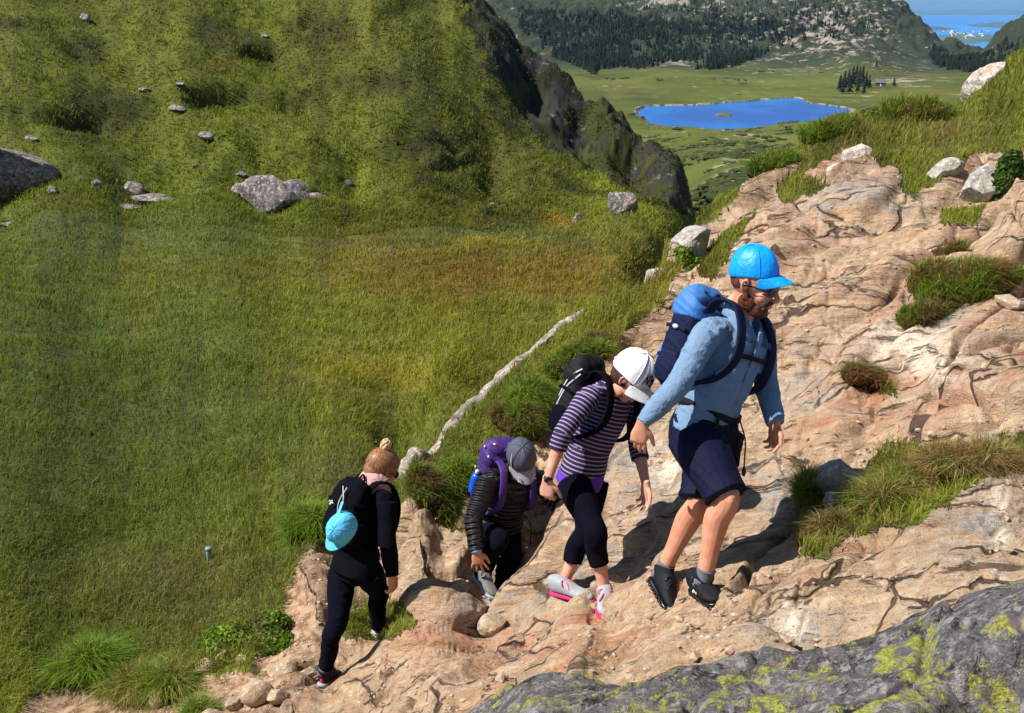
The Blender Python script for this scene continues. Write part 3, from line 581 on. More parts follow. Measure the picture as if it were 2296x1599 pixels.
def shoe(root, an, toe, heel, up, s, m_up, m_sole, m_lace, accent=None, label=None, cleat=1.):
    """trainer: upper with tongue and collar, treaded sole, laces"""
    d = (toe-heel); L = d.length; d.normalize(); sd = d.cross(up).normalized(); up = sd.cross(d).normalized(); h = heel
    g = ([], []); st = [(0, .034, .054), (.12, .042, .060), (.28, .043, .058), (.45, .043, .046), (.62, .044, .032), (.8, .045, .025), (.93, .034, .019), (1, .018, .012)]
    loft(g, [h+d*t*L+up*(b*.85+.012) for t, a, b in st], [(a*s, b*s*.9) for t, a, b in st], sd, 20, 4, 2.5)
    col = an+(an-(h+d*L*.22)).normalized()*.0
    base = h+d*L*.22+up*.05; loft(g, [base, lerp(base, an, .6), an+(an-base).normalized()*.006], [(.044*s, .060*s), (.046*s, .056*s), (.050*s, .053*s)], sd, 18, 4, cap=.1)
    tb = h+d*L*.42+up*.075; loft(g, [h+d*L*.6+up*.055, tb, tb+up*.028-d*.02], [(.024, .010), (.024, .010), (.022, .008)], sd, 12, 4)
    o = link('shoe', fuse(g, .0045, 3), m_up, root)
    if label: o['label'] = label
    g = ([], []); st = [(-.02, .026, .013), (.08, .038, .015), (.3, .037, .013), (.5, .038, .012), (.68, .048, .013), (.85, .047, .012), (.97, .034, .012), (1.03, .016, .010)]
    loft(g, [h+d*t*L+up*(.004) for t, a, b in st], [(a*s, b*s) for t, a, b in st], sd, 20, 4, 3.)
    for i in range(9):
        t = .03+i*.115; c = h+d*t*L-up*.012*cleat; loft(g, [c-sd*.030*s, c+sd*.030*s], [(.009*cleat, .007*cleat), (.009*cleat, .007*cleat)], d, 8, 2, 4.)
    link('sole', raw(g), m_sole, o)
    g = ([], [])
    for i in range(5):
        t = .40+i*.075; hh = .088-.013*i; c = h+d*t*L+up*hh
        loft(g, [c-sd*.028-up*.008, c+up*.006, c+sd*.028-up*.008], [.0048]*3, up, 6, 3); loft(g, [c-sd*.022-up*.004, c+d*L*.04+up*.001, c+d*L*.075+sd*.022-up*.012], [.003]*3, up, 6, 3)
    c = h+d*L*.38+up*.092
    for q in (1, -1): loft(g, [c, c+sd*q*.03+up*.010, c+sd*q*.042-up*.012+d*.01, c+sd*q*.02-up*.008+d*.012, c], [.0028]*5, up, 6, 4); loft(g, [c, c+sd*q*.02+d*.03-up*.005, c+sd*q*.035+d*.05-up*.03], [.0028]*3, up, 6, 3)
    link('lace', raw(g), m_lace, o)
    if accent:
        for q in (1, -1):
            c = h+d*L*.33+up*.035+sd*q*.039*s; g = ([], [])
            loft(g, [c-up*.016, c+up*.004+d*.018, c-up*.014+d*.034, c+up*.014+d*.058], [(.006, .004)]*4, d, 6, 2); link('emblem', raw(g), accent, o)
        c2 = h+d*L*.08+up*.045; g = ([], []); loft(g, [c2-up*.02-d*.02, c2+up*.02-d*.026], [(.012, .01)]*2, sd, 8, 2); link('heel_tab', raw(g), accent, o)
    return o
def sock(root, an, kn, m, s=1., L=.07):
    d = (kn-an).normalized(); g = ([], []); loft(g, [an-d*.04, an, an+d*L*.6, an+d*L], [.043*s, .041*s, .040*s, .043*s], (1, 0, 0), 18, 4, cap=.2); return link('sock', raw(g), m, root)
def cap(name, root, c, f, u, m, m_brim, s=1., drop=.35, blen=.072, curl=1.):
    """baseball cap: six panel crown shell with button, curved brim"""
    f, l, u = frame(f, u); bm = bmesh.new(); n = 48; rows = []
    for i in range(13):
        th = (math.pi*.53)*(1-i/12); ring = []
        for j in range(n):
            a = 2*math.pi*j/n; seam = .0022*math.exp(-((((a/(math.pi/3)) % 1)-.5)/.07)**2); r = (1-seam/.1)
            k = .93+.07*abs(math.cos(a)) if False else 1
            pz = math.cos(th); rad_ = math.sin(th)**.85
            p = c+f*(.107*rad_*math.cos(a)*r-.006)*s+l*(.088*rad_*math.sin(a)*r)*s+u*(.118*pz*r+.020)*s
            p += (f*.0025*math.sin(5*a+3*th)+u*.003*math.sin(4*a+2))*s*math.sin(th)
            ring.append(bm.verts.new(p))
        rows.append(ring)
    for i in range(12):
        for j in range(n): bm.faces.new((rows[i][j], rows[i][(j+1) % n], rows[i+1][(j+1) % n], rows[i+1][j]))
    me = bpy.data.meshes.new(name); bm.to_mesh(me); bm.free(); o = link(name, me, m, root)
    md = o.modifiers.new('t', 'SOLIDIFY'); md.thickness = .003; md.offset = 1; md = o.modifiers.new('s', 'SUBSURF'); md.levels = md.render_levels = 1
    for p_ in me.polygons: p_.use_smooth = True
    bm = bmesh.new(); rows = []
    for i in range(8):
        t = i/7; ring = []
        for j in range(25):
            b = (j/24-.5)*2; a = b*1.12; w_ = math.cos(b*math.pi/2)**.55 if abs(b) < 1 else 0
            p = c+f*(.100*math.cos(a)-.006+t*blen*w_)*s+l*(.088*math.sin(a)*(1-.06*t))*s+u*(.012-drop*t*.05*(1-.35*b*b)-.030*b*b*(.35+.65*t)*curl-.018*drop*t*t)*s
            ring.append(bm.verts.new(p))
        rows.append(ring)
    for i in range(7):
        for j in range(24): bm.faces.new((rows[i][j], rows[i][j+1], rows[i+1][j+1], rows[i+1][j]))
    bmesh.ops.remove_doubles(bm, verts=bm.verts, dist=.0005)
    me = bpy.data.meshes.new('brim'); bm.to_mesh(me); bm.free(); b = link('brim', me, m_brim, o); md = b.modifiers.new('t', 'SOLIDIFY'); md.thickness = .004; md = b.modifiers.new('s', 'SUBSURF'); md.levels = md.render_levels = 1
    for p_ in me.polygons: p_.use_smooth = True
    for a0 in (0, math.pi/3, 2*math.pi/3):
        pts = []
        for i in range(-11, 12):
            th = abs(i)/11*math.pi*.52; a = a0 if i >= 0 else a0+math.pi; rad_ = math.sin(th)**.85; pts.append(c+f*(.1085*rad_*math.cos(a)-.006)*s+l*(.0895*rad_*math.sin(a))*s+u*(.1195*math.cos(th)+.0225)*s)
        g = ([], []); loft(g, pts, [(.0022*s, .0022*s)]*len(pts), side=tuple(u.cross(f*math.cos(a0)+l*math.sin(a0))), n=6, k=1); link('seam', raw(g), m, o)
    g = ([], []); ell(g, c+u*.139*s-f*.006*s, (f, l, u), (.008*s, .008*s, .004*s), 12); link('button', raw(g), m, o)
    return o
def ribbon(name, pts, w_, h_, m, root, side, k=6):
    g = ([], []); loft(g, pts, [(w_, h_)]*len(pts), side=side if not isinstance(side, list) else (1, 0, 0), sides=side if isinstance(side, list) else None, n=12, k=k, e=3.); return link(name, raw(g), m, root)
# ------------------------------------------------------------------ grass
rng = np.random.default_rng(7)
def cliffreg(X, Y, t): return inpoly(X, Y, [(1000,-60),(1050,30),(1120,150),(1180,270),(1250,330),(1345,400),(1440,440),(1560,480),(1600,400),(1300,-200)]) & (t > 40)
gx_, gy_, gz_ = GX
def ground_at(a, L):
    i = np.clip(np.searchsorted(LN, L)-1, 0, len(LN)-2); j = np.clip(np.searchsorted(rad(PH), a)-1, 0, len(PH)-2)
    u = (a-rad(PH)[j])/(rad(PH)[j+1]-rad(PH)[j]); v = (L-LN[i])/(LN[i+1]-LN[i])
    f = lambda q: (q[i, j]*(1-u)+q[i, j+1]*u)*(1-v)+(q[i+1, j]*(1-u)+q[i+1, j+1]*u)*v
    return f(gx_), f(gy_), f(gz_)
def ground_xy(x, y): return ground_at(np.arctan2(x, y), np.log(np.hypot(x, y)))
def visible(x, y, z, lift):
    """cheap test: is the point hidden by nearer ground?"""
    D = np.hypot(x, y); a = np.arctan2(x, y); s_ = (z+lift)/D; ok = np.ones(len(x), bool)
    for k in (.55, .65, .72, .78, .84, .89, .93, .965): 
        _, _, zz = ground_at(a, np.log(np.maximum(D*k, 1.3))); ok &= (zz/np.maximum(D*k, 1.3) < s_+.003)
    return ok
def blades(base, h, w_, col, lean, seed):
    """every blade: five points, bent towards its lean vector"""
    n = len(h); r = np.random.default_rng(seed); a = r.uniform(0, 2*np.pi, n); sx = np.cos(a)*w_; sy = np.sin(a)*w_
    c = np.empty((n, 5, 3)); b = base
    mid = b+np.stack([lean[:, 0]*.3*h, lean[:, 1]*.3*h, h*.58], 1); tip = b+np.stack([lean[:, 0]*h, lean[:, 1]*h, h*(1-.35*np.hypot(lean[:, 0], lean[:, 1]))], 1)
    S = np.stack([sx, sy, np.zeros(n)], 1)
    c[:, 0] = b-S*.5; c[:, 1] = b+S*.5; c[:, 2] = mid-S*.42; c[:, 3] = mid+S*.42; c[:, 4] = tip
    i = np.arange(n)[:, None]*5; f = np.concatenate([i+np.array([[0, 1, 3]]), i+np.array([[0, 3, 2]]), i+np.array([[2, 3, 4]])], 0)
    cc = np.repeat(col[:, None, :], 5, 1)
    return c.reshape(-1, 3), f, cc.reshape(-1, 3)
def grass_mat():
    m = NM('grass blades', .55); m.b.inputs['Specular IOR Level'].default_value = .25; c = m.att('gcol'); m.col(c)
    tr = m.n('ShaderNodeBsdfTranslucent'); m.l(m.mix(.5, c, (.25, .30, .02), 'MIX'), tr.inputs[0]); mx = m.n('ShaderNodeMixShader'); mx.inputs[0].default_value = .4
    m.l(m.b.outputs[0], mx.inputs[1]); m.l(tr.outputs[0], mx.inputs[2]); m.l(mx.outputs[0], m.o.inputs[0]); return m.m
MG = grass_mat()
def sow(name, n, d0, d1, hf, wf, keep, seed, label, colmul=1.0, leanamp=.45):
    global rng
    L = rng.uniform(math.log(d0), math.log(d1), n); a = rng.uniform(R(-41), R(38), n); x, y, z = ground_at(a, L)
    X, Y, t, rock, soil, tuft = masks(x, y, z); k = keep(X, Y, t, rock, soil, tuft, x, y, z) & (Y > -260) & visible(x, y, z, .3)
    x, y, z, X, Y, t = (q[k] for q in (x, y, z, X, Y, t)); n = len(x)
    col, cliff = grass_color(X, Y, x, y, t); r = rng.random(n)
    if 'trailside' in name: dd = (fbm(x*2, y*2, 231, 3) > 0)[:, None]; col = np.where(dd, col*.35+np.array((.20, .14, .06))*.65, col)
    if 'seed' in name: col = col*.3+np.array((.20, .12, .09))*.7
    h = hf(X, Y, t, x, y)*rng.uniform(.55, 1.25, n); w_ = wf(t)*rng.uniform(.6, 1.3, n)
    vr = np.where(t > 34, .22, .55)[:, None]; col = col*(1+vr*rng.uniform(-1, 1, n)[:, None])*colmul; dry = r > .86; col[dry] = col[dry]*.4+np.array((.26, .20, .08))*.6; yg = (r < .2); col[yg] = col[yg]*.6+np.array((.20, .24, .03))*.4
    ang = 2.2*fbm(x/1.5, y/1.5, 77, 2)+rng.uniform(-2.4, 2.4, n); la = leanamp*rng.uniform(.2, 1.5, n); lean = np.stack([np.cos(ang)*la+.15, np.sin(ang)*la], 1)
    co, f, cc = blades(np.stack([x, y, z-.01], 1), h, w_, np.clip(col, .004, .6), lean, seed)
    me = mesh_np(name, co, f, 3, False); attr(me, 'gcol', cc); tag(link(name, me, MG), label, None, None, 'stuff'); return n
wf = lambda t: np.maximum(.0035, t*.00085)
notrock = lambda X, Y, t, rock, soil, tuft, x, y, z: ~rock & ~soil & (t < 48)
cl_ = lambda x, y: .6+.8*np.clip(fbm(x/.8, y/.8, 201, 3)+.3, 0, 1.2)
n1 = sow('meadow_grass', 300000, 6.0, 42, lambda X, Y, t, x, y: (.15+.06*sm(8, 25, t))*cl_(x, y)*np.where(t < 12, 1.1, 1), wf, notrock, 1, 'fine wild grass covering the valley meadow', 1.7, .7)
n2 = sow('bank_grass', 200000, 4.2, 15.5, lambda X, Y, t, x, y: np.where(t > 9, .075, .10)*cl_(x, y), wf, lambda X, Y, t, rock, soil, tuft, x, y, z: ~rock & ~soil & (t < 15.5) & ((X > 880) | (Y > 1150)), 2, 'short turf on the banks beside the trail', 2.1, .7)
n3 = sow('trailside_tuft_grass', 200000, 2.6, 12, lambda X, Y, t, x, y: .085*cl_(x, y), wf, lambda X, Y, t, rock, soil, tuft, x, y, z: tuft & (fbm(x*2.5, y*2.5, 221, 3) > -.25), 3, 'dry and green grass tufts growing in gaps of the rock slope', 1.1, .9)
n4 = sow('hillside_grass', 230000, 36, 104, lambda X, Y, t, x, y: np.where(cliffreg(X, Y, t), .2, .26)*cl_(x/2, y/2), lambda t: t*.0010, lambda X, Y, t, rock, soil, tuft, x, y, z: (t > 36) & ((~cliffreg(X, Y, t)) | (fbm(x/2.2, y/2.2, 61, 4) > .0)), 4, 'tussocky grass and fern growth on the steep left hillside', 1.5, .8)
n5 = sow('seed_stem_grass', 30000, 6.0, 16, lambda X, Y, t, x, y: .26*cl_(x, y), lambda t: np.maximum(.003, t*.0006), lambda X, Y, t, rock, soil, tuft, x, y, z: ~rock & ~soil & (X < 1000) & (fbm(x*1.1, y*1.1, 211, 3)+.5*np.exp(-((X-420)/330)**2-((Y-1330)/110)**2) > .25), 5, 'purplish seed heads and long stems standing in the near meadow', 1.0, .6)
print('blades', n1, n2, n3, n4)
# ------------------------------------------------------------------ boulders, stones, ledges
def rockmat(name, a, b, c_, lich=(.5, .5, .02), ls=0., rust=0., sc=1., blk=.3):
    m = NM(name, .9); co = m.co(); n1 = m.noise(3*sc, 6, co, .65, .5); n2 = m.noise(14*sc, 6, co, .7); n3 = m.noise(60*sc, 4, co, .7)
    c = m.mix(m.ramp(n1, .38, .62), a, b); c = m.mix(m.ramp(n2, .50, .62), c, c_); c = m.mix(m.math('MULTIPLY', m.ramp(m.noise(9*sc, 7, co, .8, 1.), .54, .60), blk), c, (.02, .018, .022))
    c = m.mix(m.math('MULTIPLY', m.ramp(n3, .55, .7), .35), c, (.6, .56, .52))
    if rust: c = m.mix(m.math('MULTIPLY', m.ramp(m.noise(5*sc, 5, co, .6, 1.), .5, .65), rust), c, (.42, .18, .08))
    if ls: c = m.mix(m.math('MULTIPLY', m.ramp(m.math('ADD', m.noise(4.5*sc, 3, co), m.math('MULTIPLY', m.noise(40*sc, 5, co, .8), .25)), .68, .71), ls), c, m.mix(m.noise(90*sc, 3), lich, tuple(q*.5 for q in lich)))
    h = m.math('ADD', m.math('MULTIPLY', n1, .7), m.math('ADD', m.math('MULTIPLY', n2, .4), m.math('MULTIPLY', n3, .12))); m.col(c); m.nrm(m.bump(h, 1., .05/sc)); return m.m
RM_GREY = rockmat('grey lichened rock', (.09, .08, .085), (.20, .18, .18), (.48, .45, .43), ls=0, rust=.3, sc=.55, blk=.9)
RM_GREYN = rockmat('grey rock', (.30, .28, .26), (.42, .38, .34), (.60, .55, .50), ls=.25, lich=(.42, .42, .08), rust=.3, sc=1.6, blk=.6)
RM_PALE = rockmat('pale quartz rock', (.34, .28, .23), (.50, .44, .39), (.74, .68, .62), rust=.45, sc=2., blk=.7)
RM_LEDGE = rockmat('ledge rock', (.18, .15, .12), (.30, .265, .22), (.50, .45, .40), rust=.3, sc=1.6, blk=.8)
RM_CRAG = rockmat('dark crag rock', (.035, .033, .035), (.08, .075, .075), (.20, .19, .18), rust=.15, sc=.6, blk=.8)
RM_TAN = rockmat('tan trail stone', (.33, .24, .16), (.45, .34, .24), (.56, .44, .33), rust=.3, sc=2.5, blk=.3)
def rock(name, X, Y, w_, h_, t, mat, label, cat='boulder', group=None, seed=1, tilt=0., depth=.8, sub=5, cuts=16, sink=.25, flat=1., yaw=None, lift=0):
    """chipped boulder: sphere cut by random planes, roughened; w_, h_ are its size in photo pixels"""
    r = random.Random(seed); k = t/FPX; a, b, c = w_*k/2, depth*w_*k/2, h_*k/2*1.12
    bm = bmesh.new(); bmesh.ops.create_icosphere(bm, subdivisions=sub, radius=1)
    pl = []
    for i in range(cuts):
        v = Vector((r.gauss(0, 1), r.gauss(0, 1), r.gauss(0, .8))).normalized(); pl.append((v, r.uniform(.58, .9) if cuts > 10 else r.uniform(.42, .82)))
    co = []
    for v in bm.verts:
        p = v.co.copy()
        for n_, d in pl:
            q = p.dot(n_)-d
            if q > 0: p -= n_*q*.93
        co.append(p)
    A = np.array(co); s_ = seed*3.7
    nn = fbm(A[:, 0]*2.2+A[:, 2]*1.3+s_, A[:, 1]*2.2-A[:, 2]*1.1, seed, 4)*.10+ridged(A[:, 0]*4-A[:, 2]*2.2+s_, A[:, 1]*3.6+A[:, 2]*2.6, seed+3, 4)*.045
    A = A*(1+nn[:, None]); A = A*np.array([a, b, c]); 
    ct, st = math.cos(tilt), math.sin(tilt); A = np.stack([A[:, 0]*ct+A[:, 2]*st, A[:, 1], -A[:, 0]*st+A[:, 2]*ct], 1)
    yw = yaw if yaw is not None else r.uniform(-.5, .5); cy, sy = math.cos(yw), math.sin(yw); A = np.stack([A[:, 0]*cy-A[:, 1]*sy, A[:, 0]*sy+A[:, 1]*cy, A[:, 2]], 1)
    for v, p in zip(bm.verts, A): v.co = p
    me = bpy.data.meshes.new(name); bm.to_mesh(me); bm.free()
    for p in me.polygons: p.use_smooth = True
    try: me.set_sharp_from_angle(angle=R(38))
    except Exception: pass
    pos = P(X, Y, t)
    gz = float(ground_xy(np.array([pos.x]), np.array([pos.y]))[2][0]); pos.z = max(min(pos.z, gz+c*(1-sink)), gz-c*.15) if not lift else pos.z
    o = link(name, me, mat); o.location = pos; return tag(o, label, cat, group)
rock('boulder', 10, 385, 300, 150, 39.5, RM_GREY, 'large grey lichen-covered boulder at the left edge of the hillside foot', seed=9, tilt=.8, sink=.1, cuts=8, yaw=.1)
rock('boulder', 602, 388, 180, 84, 40.5, RM_GREY, 'long tilted grey boulder with a shaded broken end in the middle of the green hillside', seed=11, tilt=.62, sink=-.1, cuts=7, depth=.5, yaw=0)
rock('boulder', 548, 350, 85, 36, 42, RM_GREY, 'small ragged rock touching the upper left end of the long tilted boulder', seed=12, tilt=.3)
rock('boulder', 660, 368, 110, 26, 42.5, RM_GREY, 'low mossy slab right behind the long tilted boulder', seed=13, tilt=.6, sink=.5)
rock('boulder', 1398, 436, 95, 62, 34, RM_GREY, 'weathered grey outcrop with a dark hollow at the foot of the spur by the gully', seed=15, tilt=.45, sink=.2, depth=.7)
SM = [(215,412,26,24,'small white stone in the turf low on the hillside'),(300,428,62,44,'layered dark grey rock near the meadow edge'),(465,305,56,16,'flat pale slab flush with the grass'),(716,442,52,20,'low pale rock at the foot of the hillside'),(350,447,120,16,'long flat grey slab at the meadow edge'),(284,464,64,12,'thin pale slab in the meadow edge'),
 (72,312,34,14,'small grey stone above the big left boulder'),(322,203,34,11,'thin pinkish slab high on the hillside'),(400,243,44,15,'bare reddish rock patch in the turf'),(780,411,26,14,'tiny pale stone near the valley floor'),(402,190,26,10,'small pale stone halfway up the hillside'),(592,82,22,10,'small pale stone near the top of the hillside'),
 (18,503,44,10,'flat pale slab lying in the left meadow'),(118,430,30,22,'rounded pale stone beside the big left boulder'),(190,42,36,20,'dark brown rock patch near the top left'),(1104,458,16,8,'tiny pale stone on the valley floor'),(1296,490,34,26,'small dark rock below the grey outcrop'),(540,392,30,12,'small mossy stone left of the long boulder'),(440,372,22,8,'tiny stone low on the hillside')]
for i, (X_, Y_, w_, h_, lb) in enumerate(SM):
    a_ = math.atan2(P(X_, Y_, 1).x, P(X_, Y_, 1).y); best = None
    Ls = np.linspace(math.log(30), math.log(80), 300); q = ground_at(np.full(300, a_), Ls); _, YY, tt = proj(q[0], q[1], q[2]); j_ = int(np.argmax(YY <= Y_+h_*.3))
    rock('stone', X_, Y_, w_, h_, float(tt[j_]), RM_GREY, lb, 'rock', 'rocks scattered over the left hillside', seed=30+i, sub=4, sink=.6, tilt=.1)
rock('boulder', 2205, 200, 130, 66, 12.6, RM_PALE, 'sunlit white rock standing on the grassy ridge at the top right', seed=41, tilt=-.75, depth=.6, sink=.1)
rock('boulder', 1552, 548, 124, 66, 9.7, RM_GREYN, 'pale grey block at the left rim of the rock slope above the walkers', seed=43, tilt=-.5, cuts=8)
rock('boulder', 1470, 632, 74, 44, 9.3, RM_GREYN, 'low lichened stone in the turf below the pale grey block', seed=44, tilt=-.4)
rock('boulder', 1898, 1062, 140, 92, 5.15, RM_GREYN, 'flat-topped grey boulder beside the dry grass right of the bearded man', seed=46, tilt=-.28, cuts=9)
rock('boulder', 1880, 1118, 66, 72, 5.0, RM_GREYN, 'rounded grey stone below the flat-topped boulder', seed=47, tilt=-.6)
rock('boulder', 1736, 556, 34, 24, 8.0, RM_TAN, 'small brown pyramid-shaped stone just above the blue cap', 'rock', None, seed=48, cuts=6, sink=.1)
rock('boulder', 2272, 604, 74, 30, 6.3, RM_TAN, 'thin tan slab at the right edge below the big turf clump', seed=49, tilt=.1)
rock('boulder', 2120, 382, 90, 46, 9.3, RM_GREYN, 'grey slab under the ridge grass at the upper right', seed=50, tilt=-.35)
rock('boulder', 2205, 410, 120, 90, 8.8, RM_GREYN, 'broad grey block with orange stains near the upper right edge', seed=51, tilt=-.5)
rock('boulder', 1915, 415, 96, 60, 10.2, RM_PALE, 'cracked white and orange block at the top of the eroded path', seed=52, tilt=-.6)
rock('boulder', 1865, 455, 60, 36, 10.0, RM_PALE, 'smaller pale block just below the cracked white block', seed=53, tilt=-.5)
rock('boulder', 2180, 1010, 130, 60, 5.0, RM_GREYN, 'long grey rock lying in the dry grass at the right', seed=54, tilt=-.25)
rock('boulder', 1030, 1350, 70, 46, 6.6, RM_TAN, 'rounded trail rock at the foot of the stooping woman', seed=55, tilt=-.3)
rock('boulder', 1100, 1382, 86, 50, 6.15, RM_TAN, 'brown knob of rock hiding the stooping woman\'s rear shoe', seed=56, tilt=-.2)
ST = [(502,1482,44,52,6.9,'upright'),(460,1514,60,38,6.8,'flat'),(640,1500,78,44,6.5,'broad'),(575,1548,92,64,6.2,'largest'),(545,1500,30,22,6.8,'small'),(352,1572,58,48,6.6,'rounded'),(322,1560,64,42,6.7,'wide'),(362,1590,34,26,6.3,'white'),(470,1590,60,30,6.1,'low'),(410,1600,56,26,6.2,'half buried'),(620,1540,60,36,6.1,'sloping'),(560,1440,22,16,7.0,'tiny'),(690,1470,40,24,6.4,'small tan'),(250,1580,40,26,6.7,'lowest left'),(520,1565,44,30,6.2,'squat')]
for i, (X_, Y_, w_, h_, t_, wd) in enumerate(ST):
    rock('stone', X_, Y_, w_, h_, t_, RM_TAN if i % 3 else RM_PALE if wd == 'white' else RM_TAN, wd+' stone among the loose stones at the lower left trail edge', 'stone', 'loose stones at the lower left', seed=60+i, sub=4, sink=.3)
# loose rubble along the eroded path, gravel sized
bits = []; fcs = []; ng = 0; rr = np.random.default_rng(3)
ico = bmesh.new(); bmesh.ops.create_icosphere(ico, subdivisions=1, radius=1); IV = np.array([v.co for v in ico.verts]); IF = np.array([[v.index for v in f.verts] for f in ico.faces]); ico.free()
L_ = rr.uniform(math.log(3.2), math.log(12), 30000); a_ = rr.uniform(R(-24), R(33), 30000); x_, y_, z_ = ground_at(a_, L_); X_, Y_, t_, rk_, so_, tu_ = masks(x_, y_, z_)
kk = (rk_ | so_) & (rr.random(30000) < (.02+.25*so_+.16*sm(.15, .5, fbm(x_*1.2, y_*1.2, 301, 3)))); idx = np.nonzero(kk)[0][:3800]
sz = rr.uniform(.004, .016, len(idx))*np.where(rr.random(len(idx)) > .93, 2.2, 1)
V = []; F_ = []
for n_, i in enumerate(idx):
    q = IV*(1+rr.uniform(-.35, .35, (len(IV), 1)))*np.array([rr.uniform(.8, 1.4), rr.uniform(.7, 1.1), rr.uniform(.4, .8)])*sz[n_]; V.append(q+np.array([x_[i], y_[i], z_[i]+sz[n_]*.2])); F_.append(IF+n_*len(IV))
tag(link('gravel', mesh_np('gravel', np.concatenate(V), np.concatenate(F_), 3, False), RM_TAN), 'loose gravel and rock chips strewn over the trail', kind='stuff')
# pale ledge along the rim of the bank
RL = [(1312,700,8.95),(1250,738,8.8),(1190,785,8.65),(1130,835,8.45),(1080,878,8.28),(1020,925,8.1),(960,975,7.95),(925,1020,7.82),(905,1060,7.75)]
pts = []; 
for X_, Y_, t_ in RL:
    q = P(X_, Y_, t_); gz = float(ground_xy(np.array([q.x]), np.array([q.y]))[2][0]); q.z = gz+.045; pts.append(q)
g = ([], []); wd = [.04, .07, .05, .085, .055, .08, .075, .12, .08]
loft(g, pts, [(a*.9, a*.9) for a in wd], side=(.7, -.7, .2), n=20, k=12, e=3.2)
me = fuse(g, .018, 1); n = len(me.vertices); co = np.empty(n*3, np.float32); me.vertices.foreach_get('co', co); co = co.reshape(-1, 3)
co += np.stack([.05*ridged(co[:, 0]*3, co[:, 1]*3+co[:, 2]*2, 5, 4), .03*fbm(co[:, 0]*9, co[:, 2]*9, 7, 3), .06*fbm(co[:, 0]*5, co[:, 1]*5, 9, 4)], 1); me.vertices.foreach_set('co', co.astype(np.float32).ravel())
tag(link('rock_ledge', me, RM_LEDGE), 'long pale rock edge curving along the brink of the grassy bank above the meadow', 'rock')
# ---- foreground outcrop with yellow lichen
OC = [(1090,1600,2.62),(1200,1532,2.56),(1330,1528,2.52),(1450,1532,2.46),(1520,1500,2.44),(1640,1478,2.42),(1700,1462,2.40),(1740,1490,2.38),(1830,1478,2.36),(1920,1462,2.32),(2000,1420,2.30),(2100,1362,2.27),(2200,1325,2.22),(2296,1290,2.18),(2450,1220,2.1),(2700,1150,2.0)]
OG = OC+[(950,1700,2.65),(1148,1700,2.3),(1400,1599,2.22),(1700,1590,2.08),(2000,1560,1.95),(2296,1560,1.82),(2296,1420,2.0),(1700,1850,1.65),(2296,1850,1.5),(1148,1950,1.9),(1148,2400,1.4),(1900,2400,1.15),(2600,2200,1.1),(2700,1500,1.8)]
OG += [q for q in behind(OC, 1.10, -.10)]+[q for q in behind(OC, 1.25, -.6)]+[q for q in behind(OC, 1.55, -1.3)]+[(700,1900,2.9),(600,2400,2.4)]
oc = np.array([[math.atan2(p.x, p.y), math.log(math.hypot(p.x, p.y)), p.z/math.hypot(p.x, p.y)] for p in (P(*q) for q in OG)])
k_ = lambda a, b, c, d: np.sqrt(((a-c)*3)**2+((b-d)*2)**2+.0008)
n = len(OG); M_ = np.zeros((n+1, n+1)); M_[:n, :n] = k_(oc[:, 0][:, None], oc[:, 1][:, None], oc[:, 0][None], oc[:, 1][None]); M_[np.arange(n), np.arange(n)] -= .01; M_[:n, n] = 1; M_[n, :n] = 1
W_ = np.linalg.solve(M_, np.concatenate([oc[:, 2], [0]]))
A, L = np.meshgrid(rad(np.arange(-14, 48, .075)), np.arange(math.log(.75), math.log(3.3), .0022)); D = np.exp(L); gg_ = W_[n]+sum(W_[i]*k_(A, L, oc[i, 0], oc[i, 1]) for i in range(n)); x = D*np.sin(A); y = D*np.cos(A); z = gg_*D-.05
f1, f2, idv, tx, ty = worley(x*3.2+.3*fbm(x*2, y*2, 5, 3), y*4.5, 401); e = f2-f1
z = z+.035*fbm(x*3, y*3, 411, 5)+.03*ridged(x*2.2, y*3.5, 413, 5)+.035*(idv-.5)*(1-np.exp(-(e/.12)**2))-.035*np.exp(-(e/.09)**2)*(np.modf(idv*31)[0] > .55)+.008*ridged(x*16, y*16, 415, 4)
f1, f2, idv, tx, ty = worley(x*9, y*9, 431); z = z+.012*(idv-.5)*(1-np.exp(-((f2-f1)/.15)**2))
for hx, hy, hr, hd in ((1700,1500,.05,.10),(2250,1500,.09,.16),(1740,1590,.05,.06),(1640,1530,.04,.05)):
    q = P(hx, hy, 2.1 if hx < 2000 else 1.95); z = z-hd*np.exp(-((x-q.x)**2+(y-q.y)**2)/hr**2)
z = blur(z, 1); ny, nx = x.shape; idx = np.arange(nx*ny).reshape(ny, nx); f = np.stack([idx[:-1, :-1], idx[:-1, 1:], idx[1:, 1:], idx[1:, :-1]], -1).reshape(-1, 4)
me = mesh_np('lichen_outcrop', np.stack([x, y, z], -1).reshape(-1, 3), f)
m = NM('lichened gneiss', .88); co = m.co(); n1 = m.noise(5, 6, co, .7, .6); n2 = m.noise(24, 7, co, .75); n3 = m.noise(110, 4, co, .8)
c = m.mix(m.ramp(n1, .35, .62), (.07, .066, .075), (.20, .185, .19)); c = m.mix(m.ramp(n2, .48, .62), c, (.44, .40, .39)); c = m.mix(m.math('MULTIPLY', m.ramp(m.noise(17, 8, co, .85, 1.), .53, .58), .9), c, (.012, .011, .016)); c = m.mix(m.math('MULTIPLY', m.ramp(n3, .56, .66), .5), c, (.62, .55, .52))
c = m.mix(m.math('MULTIPLY', m.ramp(m.noise(13, 5, co, .7), .58, .66), .5), c, (.25, .13, .11))
v = m.voro(26, m.mix(.12, co, m.n('ShaderNodeTexNoise').outputs['Color']), 'F1'); lm = m.math('MULTIPLY', m.ramp(m.math('ADD', m.math('MULTIPLY', m.noise(6.5, 4, co, .7), .8), m.math('MULTIPLY', m.noise(45, 6, co, .9), .7)), .775, .81), m.ramp(v, .70, .5))
